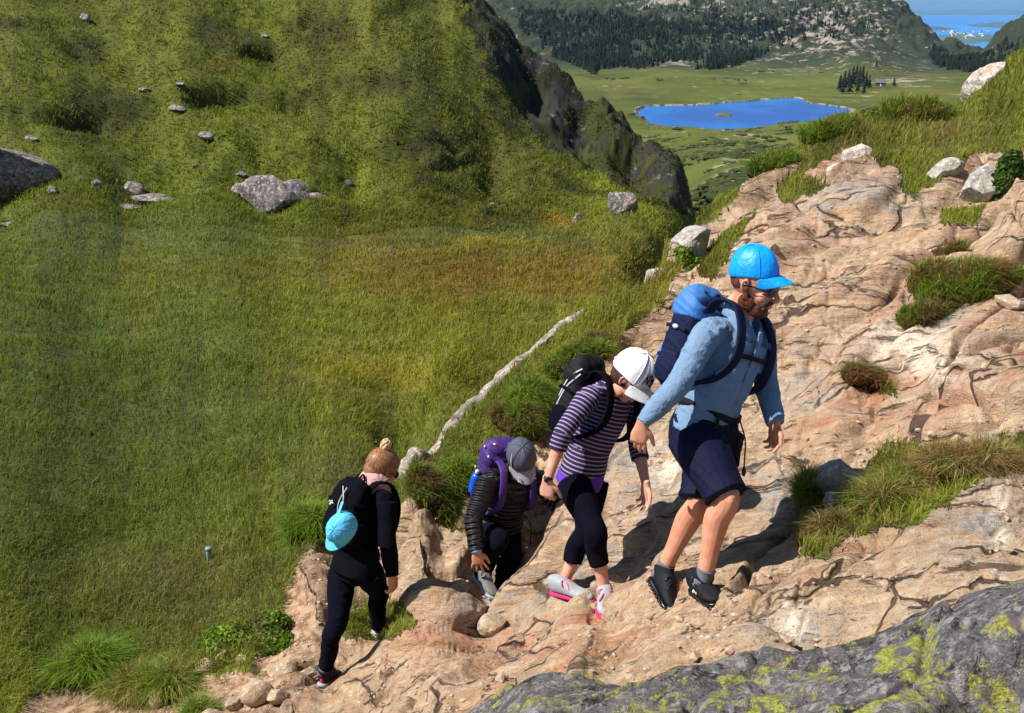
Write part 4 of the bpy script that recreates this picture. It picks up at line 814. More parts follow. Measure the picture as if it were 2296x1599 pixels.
c = m.mix(m.math('MULTIPLY', lm, .95), c, m.mix(m.ramp(m.noise(120, 3), .4, .6), (.30, .31, .04), (.52, .53, .10)))
m.col(c); m.nrm(m.bump(m.math('ADD', m.math('ADD', n1, m.math('MULTIPLY', n2, .5)), m.math('MULTIPLY', n3, .25)), 1., .06))
o = link('rock_outcrop', me, m.m); tag(o, 'dark grey rock outcrop blotched with yellow-green lichen across the bottom right foreground', 'rock')
# ---- tussocks, heather and shrubs
def tussock(X_, Y_, w_, h_, t_, n_, L, cols, label, cat='tussock', seed=1, leafy=False, mound=(.05, .03, .018), droop=.5):
    """uneven clump of several lobes sitting in the ground, blades or leaves all over it"""
    r = np.random.default_rng(seed); q = P(X_, Y_+h_*.25, t_); k = t_/FPX; a, c = w_*k/2, h_*k/2; b = max(a*.6, .1)
    gz = float(ground_xy(np.array([q.x]), np.array([q.y]))[2][0]); q.z = gz
    root = empty('tussock' if cat == 'tussock' else 'shrub', q, label, cat)
    nl = 7; lo = []
    for i in range(nl):
        ox, oy = r.uniform(-.72, .72)*a, r.uniform(-.6, .6)*b; px, py = q.x+ox, q.y+oy; pz = float(ground_xy(np.array([px]), np.array([py]))[2][0])
        s_ = r.uniform(.32, .55)*(1-.35*abs(ox)/a); lo.append((np.array([px, py, pz+c*r.uniform(-.1, .25)]), np.array([a*s_, b*s_*1.2, c*r.uniform(.5, 1.0)*(1-.4*abs(ox)/a)])))
    li = r.integers(0, nl, n_); C_ = np.array([l[0] for l in lo])[li]; S_ = np.array([l[1] for l in lo])[li]
    th = np.arccos(1-r.random(n_)*1.35); ph = r.uniform(0, 2*np.pi, n_); d = np.stack([np.sin(th)*np.cos(ph), np.sin(th)*np.sin(ph), np.cos(th)], 1)
    base = C_+d*S_*(.85+.3*r.random(n_))[:, None]
    pn = fbm(base[:, 0]*9+seed, base[:, 1]*9+base[:, 2]*7, seed+9, 3); ci = np.clip(((pn+.5+r.normal(0, .18, n_))*len(cols)).astype(int), 0, len(cols)-1)
    cl = np.array(cols)[ci]*r.uniform(.7, 2.0, n_)[:, None]*1.35
    if leafy:
        s_ = L*r.uniform(.4, 1.1, n_); base = base+d*r.uniform(-.02, .22, n_)[:, None]*S_; u1 = np.cross(d+r.normal(0, .6, (n_, 3)), r.normal(0, 1, (n_, 3))); u1 /= np.linalg.norm(u1, axis=1)[:, None]; u2 = np.cross(u1, d+r.normal(0, .5, (n_, 3))); u2 /= np.linalg.norm(u2, axis=1)[:, None]
        V = np.stack([base-u1*s_[:, None]*.6, base+u2*s_[:, None]*.35, base+u1*s_[:, None]*.6, base-u2*s_[:, None]*.35], 1).reshape(-1, 3); F4 = np.arange(n_*4).reshape(n_, 4); me = mesh_np('leaves', V, F4, 4, False); attr(me, 'gcol', np.repeat(np.clip(cl, .003, .6), 4, 0)); link('leaves', me, MG, root)
    else:
        lean = d[:, :2]*droop*.8+r.normal(0, .5, (n_, 2))+np.array([.2, 0]); h = L*1.3*r.uniform(.2, 1.5, n_); co_, f_, cc = blades(base, h, np.full(n_, max(.0035, t_*.0008)), np.clip(cl, .003, .6), lean, seed); me = mesh_np('blades', co_, f_, 3, False); attr(me, 'gcol', cc); link('grass_blades', me, MG, root)
    g = ([], [])
    for c_, s_ in lo: ell(g, c_, ((1,0,0),(0,1,0),(0,0,1)), s_*.92, 20)
    ell(g, np.array([q.x, q.y, q.z-c*.3]), ((1,0,0),(0,1,0),(0,0,1)), (a*.8, b*.7, c*.6), 20)
    nm_ = 'peat soil'; mt_ = bpy.data.materials.get(nm_) or cloth(nm_, mound, 1., .03, 14, .1, False); link('peat_mound', fuse(g, max(.012, a/40), 2, .02, 14, seed), mt_, root); return root
GR = [(.10,.15,.012),(.07,.11,.012),(.15,.17,.03),(.05,.09,.01)]; DRY = [(.20,.13,.045),(.12,.07,.03),(.26,.19,.08),(.10,.11,.02)]; HE = [(.10,.05,.025),(.07,.07,.02),(.14,.08,.03),(.05,.06,.012)]; BR = [(.07,.13,.01),(.12,.17,.015),(.05,.09,.01)]
tussock(2165, 568, 240, 130, 6.75, 26000, .07, [GR[0],GR[2],GR[1],HE[0],HE[2]], 'big rounded clump of turf overhanging the rock at the right, green above and brown below', seed=2)
tussock(2080, 610, 90, 80, 6.6, 5000, .06, HE+GR[:1], 'dark heathery clump hanging off the left end of the big turf clump', seed=3)
tussock(955, 1150, 130, 110, 7.4, 9000, .07, HE+GR[:2], 'brown-green heather clump between the woman with the bun and the stooping woman', seed=4)
tussock(1010, 1085, 120, 80, 7.5, 7000, .07, GR, 'bright grassy hump above the heather clump', seed=5)
tussock(1165, 935, 130, 70, 7.6, 7000, .07, HE+GR[:2], 'heather and grass overhang on the bank left of the striped jersey', seed=6)
tussock(1190, 880, 120, 60, 7.75, 7000, .08, GR, 'green grass hump on the bank left of the black backpack', seed=7)
tussock(1818, 1130, 80, 120, 5.3, 5000, .10, GR, 'upright green grass tuft beside the flat-topped boulder', seed=8, droop=.7)
tussock(1960, 1140, 130, 80, 4.9, 8000, .10, DRY+GR[:2], 'dry and green grass clump right of the rounded grey stone', seed=9, droop=.7)
tussock(2060, 1080, 150, 70, 4.95, 8000, .10, DRY+GR[:1], 'straw-coloured grass clump in the middle of the dry grass strip', seed=10, droop=.8)
tussock(1835, 1215, 90, 80, 4.9, 6000, .07, DRY+HE, 'brown dead grass clump at the lower left end of the dry grass strip', seed=11)
tussock(2190, 1045, 130, 50, 4.8, 6000, .09, DRY, 'pale dry grass clump near the right edge above the smooth rock', seed=12, droop=.8)
tussock(545, 1415, 230, 90, 7.0, 9000, .035, BR+HE[1:2], 'low leafy shrub with round leaves above the loose stones', 'shrub', seed=13, leafy=True)
tussock(190, 1462, 110, 80, 6.9, 7000, .13, BR, 'dense dark green grass tuft in the lower left meadow', seed=14, droop=.7)
tussock(690, 1175, 110, 70, 7.9, 7000, .12, BR, 'lush green grass tuft left of the black daypack', seed=15, droop=.7)
tussock(330, 1520, 170, 60, 6.7, 9000, .12, GR+DRY[:1], 'sprawling yellow-green grass tuft beside the lowest stones', seed=16, droop=.9)
tussock(440, 1560, 50, 30, 6.2, 2500, .08, GR, 'small grass tuft growing between the loose stones', seed=17, droop=.9)
tussock(2286, 340, 110, 120, 8.6, 9000, .045, [(.02,.05,.008),(.04,.07,.01)], 'dark green leafy bush cut by the right edge', 'shrub', seed=18, leafy=True)
tussock(1985, 262, 120, 50, 12.6, 6000, .07, [(.03,.06,.01),(.06,.09,.012)], 'dark low bush on the ridge under the white rock', 'shrub', seed=19, leafy=True)
tussock(1935, 868, 100, 34, 6.2, 4000, .06, [(.20,.07,.035),(.14,.05,.03),(.09,.08,.02)], 'rust-red dry plant cushion on the slope right of the bearded man', seed=20)
tussock(2135, 490, 70, 40, 7.6, 3000, .05, HE+GR[:1], 'small brown plant cushion above the big turf clump', seed=21)
tussock(1535, 596, 90, 40, 9.5, 5000, .06, BR, 'bright green leafy patch under the pale grey block', 'shrub', seed=22, leafy=True)
tussock(1300, 820, 150, 60, 7.95, 8000, .07, GR+HE[:1], 'grass hump on the bank behind the white cap', seed=23)
tussock(1720, 420, 130, 50, 11.0, 6000, .10, GR, 'grass hump between the eroded path and the rock', seed=24)
tussock(1865, 340, 150, 60, 11.6, 7000, .10, GR+DRY[:1], 'tall grass hump on top of the eroded bank', seed=25)
tussock(2060, 300, 190, 60, 11.8, 8000, .10, GR+DRY[:1], 'broad grassy hump on the ridge at the upper right', seed=26)
# ------------------------------------------------------------------ distant things
x2, y2, z2 = GF; radF = rad(PHf)
def far_at(a, L):
    i = np.clip(np.searchsorted(LNf, L)-1, 0, len(LNf)-2); j = np.clip(np.searchsorted(radF, a)-1, 0, len(PHf)-2)
    u = (a-radF[j])/(radF[j+1]-radF[j]); v = (L-LNf[i])/(LNf[i+1]-LNf[i]); f = lambda q: (q[i, j]*(1-u)+q[i, j+1]*u)*(1-v)+(q[i+1, j]*(1-u)+q[i+1, j+1]*u)*v
    return f(x2), f(y2), f(z2)
def far_hit(X_, Y_):
    """first ground point of the valley sheet seen at that photo position"""
    d = P(X_, Y_, 1); a = math.atan2(d.x, d.y); Ls = np.linspace(LNf[0], math.log(3300), 2500); q = far_at(np.full(2500, a), Ls); s_ = d.z/math.hypot(d.x, d.y)
    j = int(np.argmax(q[2]/np.exp(Ls) >= s_)); return Vector((q[0][j], q[1][j], q[2][j]))
def conifer_geo(base, h, r, rg, tiers=6, seg=7):
    V = []; F_ = []
    for k in range(tiers):
        z0 = h*(.10+.86*k/tiers); z1 = h*(.10+.86*(k+1.55)/tiers); rr_ = r*(1-k/tiers*.92)*rg.uniform(.8, 1.15); b0 = len(V); of = rg.uniform(0, 6.28)
        for s_ in range(seg): 
            a = of+2*math.pi*s_/seg; q = rr_*(1 if s_ % 2 else .62)*rg.uniform(.8, 1.2); V.append((base[0]+q*math.cos(a), base[1]+q*math.sin(a), base[2]+z0-(.03*h if s_ % 2 else 0)))
        V.append((base[0]+rg.uniform(-.03, .03)*r, base[1], base[2]+min(z1, h)))
        for s_ in range(seg): F_.append((b0+s_, b0+(s_+1) % seg, b0+seg))
    return V, F_
m = NM('conifer needles', .9); m.col(m.mix(m.noise(.06, 3), (.003, .008, .005), (.012, .022, .010))); MCON = m.m
m = NM('bark', .9); m.col((.08, .05, .035)); MBARK = m.m
rg = np.random.default_rng(5); V = []; F_ = []; b0 = 0; cnt = 0
FOR = [([(1145,20),(1200,25),(1330,35),(1560,50),(1740,52),(1790,60),(1760,85),(1640,80),(1500,75),(1420,95),(1380,150),(1330,165),(1230,120)], .95), ([(1340,150),(1380,110),(1480,85),(1620,85),(1600,120),(1500,140),(1420,155)], .35), ([(1560,160),(1600,125),(1730,115),(1700,135),(1640,155)], .6), ([(1150,30),(1900,0),(2000,60),(1700,120),(1400,150),(1200,100)], .22), ([(2090,100),(2150,125),(2200,135),(2240,105),(2296,90),(2296,160),(2160,165),(2080,130)], .5)]  # densest left stand of conifers also stands in for the mountain's shaded flank
L_ = rg.uniform(math.log(820), math.log(2150), 60000); a_ = rg.uniform(R(-3), R(31), 60000); fx, fy, fz = far_at(a_, L_); fX, fY, ft = proj(fx, fy, fz); pr = np.zeros(60000)
fXn = fX+25*fbm(fX/30, fY/12, 3, 3); fYn = fY+8*fbm(fX/30, fY/12, 9, 3)
for pl, w_ in FOR: pr = np.maximum(pr, inpoly(fXn, fYn, pl)*w_)
sel = np.nonzero(rg.random(60000) < pr*.9)[0][:18000]
for i in sel:
    v, f = conifer_geo((fx[i], fy[i], fz[i]-.5), rg.uniform(4.5, 10), rg.uniform(1.8, 3.2), rg, 2, 5); V += v; F_ += [(q[0]+b0, q[1]+b0, q[2]+b0) for q in f]; b0 = len(V)
tag(link('far_forest', mesh_np('far_forest', np.array(V), np.array(F_), 3, False), MCON), 'dark conifer forest on the mountain beyond the lake', kind='stuff')
def scatter(name, n, d0, d1, size, flat, mat, label, thr, seed):
    r = np.random.default_rng(seed); L_ = r.uniform(math.log(d0), math.log(d1), n); a_ = r.uniform(R(-6), R(32), n); fx, fy, fz = far_at(a_, L_); fX, fY, ft = proj(fx, fy, fz)
    k = (fbm(fx/30, fy/30, seed, 4) > thr) & (fz > LZ+.9); fx, fy, fz = fx[k], fy[k], fz[k]; V = []; F_ = []
    for i in range(len(fx)):
        s_ = size*r.uniform(.4, 1.5)*(.5+ft[k][i]/700); q = IV*(1+r.uniform(-.35, .35, (len(IV), 1)))*np.array([r.uniform(.7, 1.7), r.uniform(.7, 1.3), flat*r.uniform(.6, 1.3)])*s_; V.append(q+np.array([fx[i], fy[i], fz[i]])); F_.append(IF+i*len(IV))
    tag(link(name, mesh_np(name, np.concatenate(V), np.concatenate(F_), 3, False), mat), label, kind='stuff')
m = NM('heath shrubs', .95); m.col(m.mix(m.noise(.2, 4), (.018, .030, .008), (.05, .065, .015))); scatter('valley_scrub', 9000, 112, 1000, 1.1, .55, m.m, 'dark low scrub dotted over the valley around the lake', .02, 51)
scatter('valley_stones', 1800, 112, 1100, .7, .35, RM_LEDGE, 'pale rock outcrops dotted over the valley around the lake', .12, 53)
TR = [(1882,196,13),(1892,192,15),(1901,188,15),(1910,186,17),(1918,184,17),(1925,186,16),(1932,186,17),(1940,190,14),(1948,190,11),(1888,202,10),(1904,202,12),(1922,200,12),(1936,203,9)]
ORD = ['leftmost back-row conifer','second back-row conifer from the left','third back-row conifer from the left','fourth back-row conifer from the left','middle back-row conifer','sixth back-row conifer from the left','third back-row conifer from the right','second back-row conifer from the right','rightmost back-row conifer','leftmost front-row conifer','second front-row conifer from the left','second front-row conifer from the right','rightmost front-row conifer']
for i, (X_, Y_, h) in enumerate(TR):
    q = far_hit(X_, Y_+8); root = empty('conifer_tree', q, ORD[i]+' in the small grove beside the cabin above the lake', 'tree', 'conifers in the grove beside the cabin'); v, f = conifer_geo((q.x, q.y, q.z), h*.95, h*.26, rg, 7, 9)
    link('crown', mesh_np('crown', np.array(v), np.array(f), 3, False), MCON, root); g = ([], []); loft(g, [q-V3(0,0,1), q+V3(0,0,h*.3)], [.3, .22], n=6, k=1); link('trunk', raw(g), MBARK, root)
for X_, Y_, h, lb in ((2004,194,7,'single small conifer standing right of the cabin'),(1965,150,6,'lone small conifer on the slope above the cabin')):
    q = far_hit(X_, Y_); root = empty('conifer_tree', q, lb, 'tree'); v, f = conifer_geo((q.x, q.y, q.z), h, h*.35, rg, 6, 9)
    link('crown', mesh_np('crown', np.array(v), np.array(f), 3, False), MCON, root); g = ([], []); loft(g, [q-V3(0,0,1), q+V3(0,0,h*.3)], [.25, .2], n=6, k=1); link('trunk', raw(g), MBARK, root)
# cabin
def box(g, c, sx, sy, sz, yaw=0):
    V, Fc = g; b = len(V); cy, sy_ = math.cos(yaw), math.sin(yaw)
    for k in (-1, 1):
        for (i, j) in ((-1,-1),(1,-1),(1,1),(-1,1)): V.append(np.array([c[0]+(i*sx*cy-j*sy*sy_)/2, c[1]+(i*sx*sy_+j*sy*cy)/2, c[2]+k*sz/2]))
    Fc += [(b, b+3, b+2, b+1), (b+4, b+5, b+6, b+7)]+[(b+i, b+(i+1) % 4, b+4+(i+1) % 4, b+4+i) for i in range(4)]; return g
m = NM('dark red boards', .8); m.col(m.mix(m.noise(.8, 3, m.co((6, 6, .4))), (.11, .035, .03), (.16, .055, .045))); MBOARD = m.m
m = NM('slate roof', .8); m.col(m.mix(m.noise(1.5, 4), (.08, .08, .10), (.14, .14, .16))); MROOF = m.m
m = NM('white painted wood', .6); m.col(m.mix(m.noise(.02, 3), (.75, .74, .72), (.82, .80, .78))); MWH = m.m
m = NM('window glass', .1); m.col((.03, .035, .05)); MGL = m.m
def house(name, q, sx, sy, hz, yaw, mw, mr, label, cat, group=None, detail=True):
    root = empty(name, q, label, cat, group); cy, sy_ = math.cos(yaw), math.sin(yaw); W = lambda a, b, z_: Vector((q.x+a*cy-b*sy_, q.y+a*sy_+b*cy, q.z+z_)); rh = sy*.42
    V = [W(i*sx/2, j*sy/2, z_) for z_ in (-1.5, hz) for i, j in ((-1,-1),(1,-1),(1,1),(-1,1))]+[W(-sx/2, 0, hz+rh), W(sx/2, 0, hz+rh)]
    link('wall', raw((V, [(0,1,5,4),(1,2,6,9,5),(2,3,7,6),(3,0,4,8,7)]), False), mw, root)
    e = .06*sx; V = [W(-sx/2-e, -sy/2-e, hz-.25), W(sx/2+e, -sy/2-e, hz-.25), W(sx/2+e, 0, hz+rh+.18), W(-sx/2-e, 0, hz+rh+.18), W(sx/2+e, sy/2+e, hz-.25), W(-sx/2-e, sy/2+e, hz-.25)]; V += [v+Vector((0, 0, .22)) for v in V]
    rf = link('roof', raw((V, [(0,1,2,3),(3,2,4,5),(6,9,8,7),(9,11,10,8),(0,6,7,1),(5,4,10,11),(1,7,8,2),(2,8,10,4),(0,3,9,6),(3,5,11,9)]), False), mr, root)
    if detail:
        g = box(([], []), W(sx*.2, sy*.1, hz+rh+.4), .7, .7, 1.4, yaw); link('chimney', raw(g, False), mr, rf)
        for a in (-.28, .28): g = box(([], []), W(a*sx, -sy/2-.03, hz*.6), 1., .1, .9, yaw); w0 = link('window', raw(g, False), MWH, root); g = box(([], []), W(a*sx, -sy/2-.09, hz*.6), .8, .08, .7, yaw); link('pane', raw(g, False), MGL, w0)
        g = box(([], []), W(0, -sy/2-.04, hz*.42), .9, .1, 1.9, yaw); link('door', raw(g, False), MWH, root)
    return root
q = far_hit(1974, 193); house('cabin', q, 7.5, 5, 2.6, -.3, MBOARD, MROOF, 'small dark red cabin with a slate roof on the green rise beyond the lake', 'cabin')
# far coast with its town
def coast(name, pts, hh, col, seed):
    """low land on the sea: outline of (x, y) on the sea plane, domed and roughened"""
    c = sum((Vector(p) for p in pts), Vector((0, 0)))/len(pts); bm = bmesh.new(); rings = []
    for k in range(9):
        s_ = 1-k/8; ring = []
        for i, p in enumerate(pts):
            q = c+(Vector(p)-c)*s_; hh_ = hh*(1-s_**2)*(.7+.6*float(fbm(np.array([q.x/900+seed]), np.array([q.y/900]), seed, 3)[0])); ring.append(bm.verts.new((q.x, q.y, -420.5+max(0, hh_)+(0 if k else -5))))
        rings.append(ring)
    n = len(pts)
    for k in range(8):
        for i in range(n): bm.faces.new((rings[k][i], rings[k][(i+1) % n], rings[k+1][(i+1) % n], rings[k+1][i]))
    me = bpy.data.meshes.new(name); bmesh.ops.recalc_face_normals(bm, faces=bm.faces); bm.to_mesh(me); bm.free(); m = NM(name, .9); m.col(m.mix(m.ramp(m.noise(.004, 5), .4, .6), col, tuple(q*1.7 for q in col))); return tag(link(name, me, m.m), kind='structure')
def seapt(X_, Y_): b = (799.5-Y_)/FPX; dz = -SP+CP*b; return P(X_, Y_, -420/dz)
def outline(cx, cy, rx, ry, n=28, seed=1):
    r = random.Random(seed); o = []
    for i in range(n):
        a = 2*math.pi*i/n; k = r.uniform(.75, 1.15); p = seapt(cx+rx*math.cos(a)*k, cy+ry*math.sin(a)*k); o.append((p.x, p.y))
    return o
coast('far_coast', outline(2180, 88, 120, 11, seed=3), 60, (.05, .08, .05), 3)
coast('far_island', outline(2080, 66, 70, 3, seed=4), 60, (.05, .08, .06), 4)
coast('far_island', outline(2250, 58, 90, 4, seed=5), 80, (.05, .07, .06), 5)
coast('far_shore', outline(2150, 31, 240, 2.5, 40, seed=6), 220, (.05, .07, .07), 6)
rr_ = random.Random(9)
for i in range(34):
    X_ = rr_.gauss(2165, 34); Y_ = rr_.uniform(80, 97)-abs(X_-2165)*.05; p = seapt(X_, Y_); p.z = -380+rr_.uniform(0, 14)
    house('town_house', p, rr_.uniform(22, 50), rr_.uniform(14, 20), rr_.uniform(9, 16), rr_.uniform(-.8, .8), MWH, MROOF if i % 3 else MWH, 'tiny white house of the town on the far coast', 'house', 'white houses of the far coastal town', False)
# marker post in the meadow
q = P(463, 1205, 8.35); q.z = float(ground_xy(np.array([q.x]), np.array([q.y]))[2][0]); root = empty('marker_post', q, 'short blue-grey post standing in the meadow left of the walkers', 'post')
m = NM('weathered post', .6); m.col(m.mix(m.noise(20, 4, m.co((3, 3, .5))), (.16, .20, .28), (.28, .33, .42))); g = ([], []); loft(g, [q-V3(0,0,.1), q+V3(0,0,.10), q+V3(.004,0,.19)], [.022, .022, .022], n=14, k=2, cap=.1); link('shaft', raw(g), m.m, root)
g = ([], []); loft(g, [q+V3(.004,0,.188), q+V3(.004,0,.205)], [.027, .026], n=14, k=2, cap=.2); link('post_cap', raw(g), m.m, root)
# the air
bm = bmesh.new(); bmesh.ops.create_cube(bm, size=1)
for v in bm.verts: v.co = Vector((v.co.x*260000, v.co.y*260000, -421.5 if v.co.z < 0 else 260.))
me = bpy.data.meshes.new('haze'); bm.to_mesh(me); bm.free(); hm = bpy.data.materials.new('air'); hm.use_nodes = True; t_ = hm.node_tree; t_.nodes.clear(); pv = t_.nodes.new('ShaderNodeVolumePrincipled'); pv.inputs['Color'].default_value = (.28, .58, 1, 1); pv.inputs['Density'].default_value = 2.6e-5; oo = t_.nodes.new('ShaderNodeOutputMaterial'); t_.links.new(pv.outputs[0], oo.inputs['Volume'])
tag(link('haze', me, hm), kind='stuff')
# ------------------------------------------------------------------ the four walkers
def pose(**k):
    p = {a: (P(*b) if len(b) == 3 else b) for a, b in k.items() if isinstance(b, tuple)}; p.update({a: b for a, b in k.items() if isinstance(b, Vector)})
    p['chest'] = k.get('chest') and P(*k['chest']) or lerp(p['pelvis'], p['neck'], .68)
    ax = (p['neck']-p['pelvis']).normalized(); l = (p['ls']-p['rs']); l = (l-ax*l.dot(ax)).normalized(); f = l.cross(ax).normalized()
    p['bl'], p['bf'], p['bu'] = l, f, ax; return p
def top_geo(p, s, k, gr, hem, arm, agr, flare=1.0, neckr=.068, cuff=None):
    g = ([], []); ax = p['bu']; sh = (p['ls']-p['rs']).normalized(); hp = (p['lh']-p['rh']).normalized()
    loft(g, [p['pelvis']-ax*hem, p['pelvis']+ax*.05, p['waist'], p['chest'], lerp(p['chest'], p['neck'], .6), p['neck']],
         [((.165*k+gr)*flare, (.115*k+gr)*flare), (.165*k+gr, .115*k+gr), (.138*k+gr*1.4, .10*k+gr*1.6), (.17*k+gr, .12*k+gr), (.15*k+gr, .095*k+gr), (neckr, neckr)],
         sides=[hp, hp, lerp(hp, sh, .5), sh, sh, sh], n=28)
    for q in 'rl':
        a, b, c = p[q+'s'], p[q+'e'], p[q+'w']; pts = arm_pts(a, b, c); rs = [.060, .053, .047, .046, .040, .034]; n_ = arm
        if arm <= 4: pts = pts[:n_]; rs = rs[:n_]
        loft(g, [lerp(p['neck'], a, .5)-ax*.02, a], [(.058*k+gr, .055*k+gr), (.060*k+gr, .058*k+gr)], ax, 14)
        loft(g, pts, [r*k+agr for r in rs], ax, 18, 6, cap=.15)
        if cuff and arm > 4: d = (c-b).normalized(); loft(g, [c-d*.05, c+d*.005], [(.038, .036), (.039, .037)], ax, 16, 3, cap=.1)
    return g
def legs_geo(p, s, k, gr, top, upto, flare=0, hemr=None):
    g = ([], []); hp = (p['lh']-p['rh']).normalized(); ax = p['bu']
    loft(g, [lerp(p['lh'], p['rh'], .5)-ax*.05*s, p['pelvis'], p['pelvis']+ax*top], [(.15*k+gr, .11*k+gr), (.165*k+gr, .115*k+gr), (.15*k+gr, .105*k+gr)], sides=[hp]*3, n=26)
    for q in 'rl':
        h, kn, an = p[q+'h'], p[q+'k'], p[q+'a']; P7 = leg_pts(h, kn, an); back = -p['bf']; P7[4] = P7[4]+back*.02*s
        rs = [.100, .092, .070, .064, .060, .050, .046]; m_ = int(upto); fr = upto-m_
        pts = P7[:m_+1]; r2 = rs[:m_+1]
        if fr > 0: pts = pts+[lerp(P7[m_], P7[m_+1], fr)]; r2 = r2+[rs[m_]+(rs[m_+1]-rs[m_])*fr]
        loft(g, pts, [r*k+gr+flare*i/len(r2) for i, r in enumerate(r2)], hp, 20, 6, cap=.1)
    return g
def bodyat(p, a, l, u, base='chest'): return p[base]+p['bf']*a+p['bl']*l+p['bu']*u
def backpack(label, p, s, off, H, W, D, m_main, m_lid, m_strap, lidk=1., group=None):
    c = bodyat(p, -off, 0, 0); f, l, u = p['bf'], p['bl'], p['bu']
    root = empty('backpack', c-u*H*.5, label, 'backpack', group)
    g = ([], []); loft(g, [c-u*H*.5+f*.02, c-u*H*.38, c-u*.1*H-f*.01, c+u*.18*H-f*.012, c+u*.36*H+f*.006, c+u*.46*H+f*.03], [(W*.72, D*.6), (W, D), (W*1.03, D*1.1), (W, D*1.05), (W*.92, D*.85), (W*.7, D*.5)], l, 28, 5, 3.2)
    main = link('main_bag', fuse(g, .007, 3, .007, 16, 3), m_main, root)
    g = ([], []); c2 = c+u*(H*.42-(1-lidk)*.22)-f*.0; loft(g, [c2-u*.07-f*.02, c2-u*.02-f*.018, c2+u*.035+f*.0, c2+u*.06+f*.03], [(W*1.02*lidk, D*1.12*lidk), (W*1.06*lidk, D*1.16*lidk), (W*.95*lidk, D*.95*lidk), (W*.6*lidk, D*.5*lidk)], l, 24, 4, 3.2)
    lid = link('lid', fuse(g, .007, 3, .008, 18, 9), m_lid, root)
    g = ([], []); c3 = c-f*(D*1.02)-u*H*.12; loft(g, [c3-u*H*.26+f*.02, c3-u*H*.15, c3+u*H*.08, c3+u*H*.2+f*.015], [(W*.62, .022), (W*.75, .04), (W*.72, .038), (W*.55, .02)], l, 20, 4, 3.)
    link('front_pocket', fuse(g, .006, 3, .005, 20, 5), m_lid, root)
    for q in (1, -1):
        g = ([], []); c3 = c+l*q*W*1.0-u*H*.25; loft(g, [c3-u*H*.2, c3-u*H*.05, c3+u*H*.12], [(D*.6, .02), (D*.8, .034), (D*.7, .026)], f, 16, 4, 2.6)
        link('side_pocket', fuse(g, .006, 3, .006, 22, 6), m_strap, root)
        x_ = q*.105*s
        pts = [bodyat(p, -off*.62, x_*.6, .16*s), bodyat(p, -.06*s, x_*.9, .225*s, 'chest'), bodyat(p, .045*s, x_, .215*s), bodyat(p, .125*s, x_*1.15, .11*s), bodyat(p, .142*s, x_*1.25, -.01*s), bodyat(p, .09*s, x_*1.52, -.11*s), bodyat(p, -.02*s, x_*1.62, -.17*s), bodyat(p, -off*.6, x_*1.3, -.2*s)]
        ribbon('shoulder_strap', pts, .030*s, .009, m_strap, root, l)
        # compression webbing and zip
        for hh in (.12, -.2):
            pts = [c+l*q*W*1.045+f*D*.5+u*H*hh, c+l*q*W*1.06-f*D*.3+u*H*(hh+.02), c+l*q*W*.9-f*D*1.1+u*H*hh]
            ribbon('webbing', pts, .010, .003, m_strap, root, u)
    ribbon('haul_loop', [c+u*H*.5+l*.03+f*D*.6, c+u*(H*.5+.035)+f*D*.6, c+u*H*.5-l*.03+f*D*.6], .008, .004, m_strap, root, f)
    return root, c, main, lid
def glasses(root, at, s=1., lens=M_DARK):
    g = ([], []); l = (at(0, 1, 0)-at(0, 0, 0)).normalized(); f = (at(1, 0, 0)-at(0, 0, 0)).normalized(); u = f.cross(l)
    for q in (1, -1):
        c = at(.094, q*.033, .002); n = 20; ring = [c+l*.026*math.cos(2*math.pi*i/n)+u*.019*math.sin(2*math.pi*i/n)-f*.010*abs(math.cos(2*math.pi*i/n)) for i in range(n+1)]
        loft(g, ring, [.0022]*(n+1), f, 6, 1); loft(g, [at(.086, q*.060, .006), at(.04, q*.082, .010), at(-.01, q*.088, .008), at(-.028, q*.086, -.012)], [(.002, .0035)]*4, l, 6, 3)
    loft(g, [at(.102, .010, .006), at(.106, 0, .009), at(.102, -.010, .006)], [.002]*3, f, 6, 3)
    o = link('glasses', raw(g), M_DARK, root)
    for q in (1, -1): g = ([], []); ell(g, at(.092, q*.033, .002), (f, l, u), (.004, .025, .018), 14); link('lens', raw(g), lens, o)
    return o
ZUP = V3(0, 0, 1)
SCALE_T = 1.0
# ---- the man in the blue cap
p = pose(pelvis=(1578,955,4.78), waist=(1600,890,4.76), neck=(1655,722,4.74), rs=(1583,752,4.60), re=(1520,862,4.50), rw=(1440,950,4.46), ls=(1706,742,4.86), le=(1716,850,4.88), lw=(1738,948,4.74),
         rh=(1556,972,4.70), lh=(1606,966,4.86), rk=(1630,1120,4.52), ra=(1580,1288,4.62), lk=(1566,1132,4.74), la=(1490,1272,4.88), rt=(1600,1345,4.50), lt=(1498,1362,4.74), head=(1690,637,4.66))
p['face'] = V3(.76, -.55, -.20); p['hup'] = V3(.12, .02, 1)
man = empty('person', P(1540,1365,4.75), 'bearded man in bright blue cap, pale blue shirt and navy shorts striding up the rock', 'person')
hands = {'r': (V3(-.18,-.05,-1), V3(-.35,-.85,.1), -1, (.35,.45,.6,.75), .10), 'l': (V3(.05,-.12,-1), V3(.8,.5,0), 1, (.6,.75,.85,.95), .08)}
g, at = body(p, 1.06, True, hands); link('body', fuse(g, .0042, 3), M_SKIN, man)
g = top_geo(p, 1.06, 1.06, .014, .04, 6, .004, 1.05, .070, True)
sh_o = link('shirt', fuse(g, .006, 3, .012, 11, 3), M_SHIRT, man)
f, l, u = p['bf'], p['bl'], p['bu']
g = ([], []); nk = p['neck']
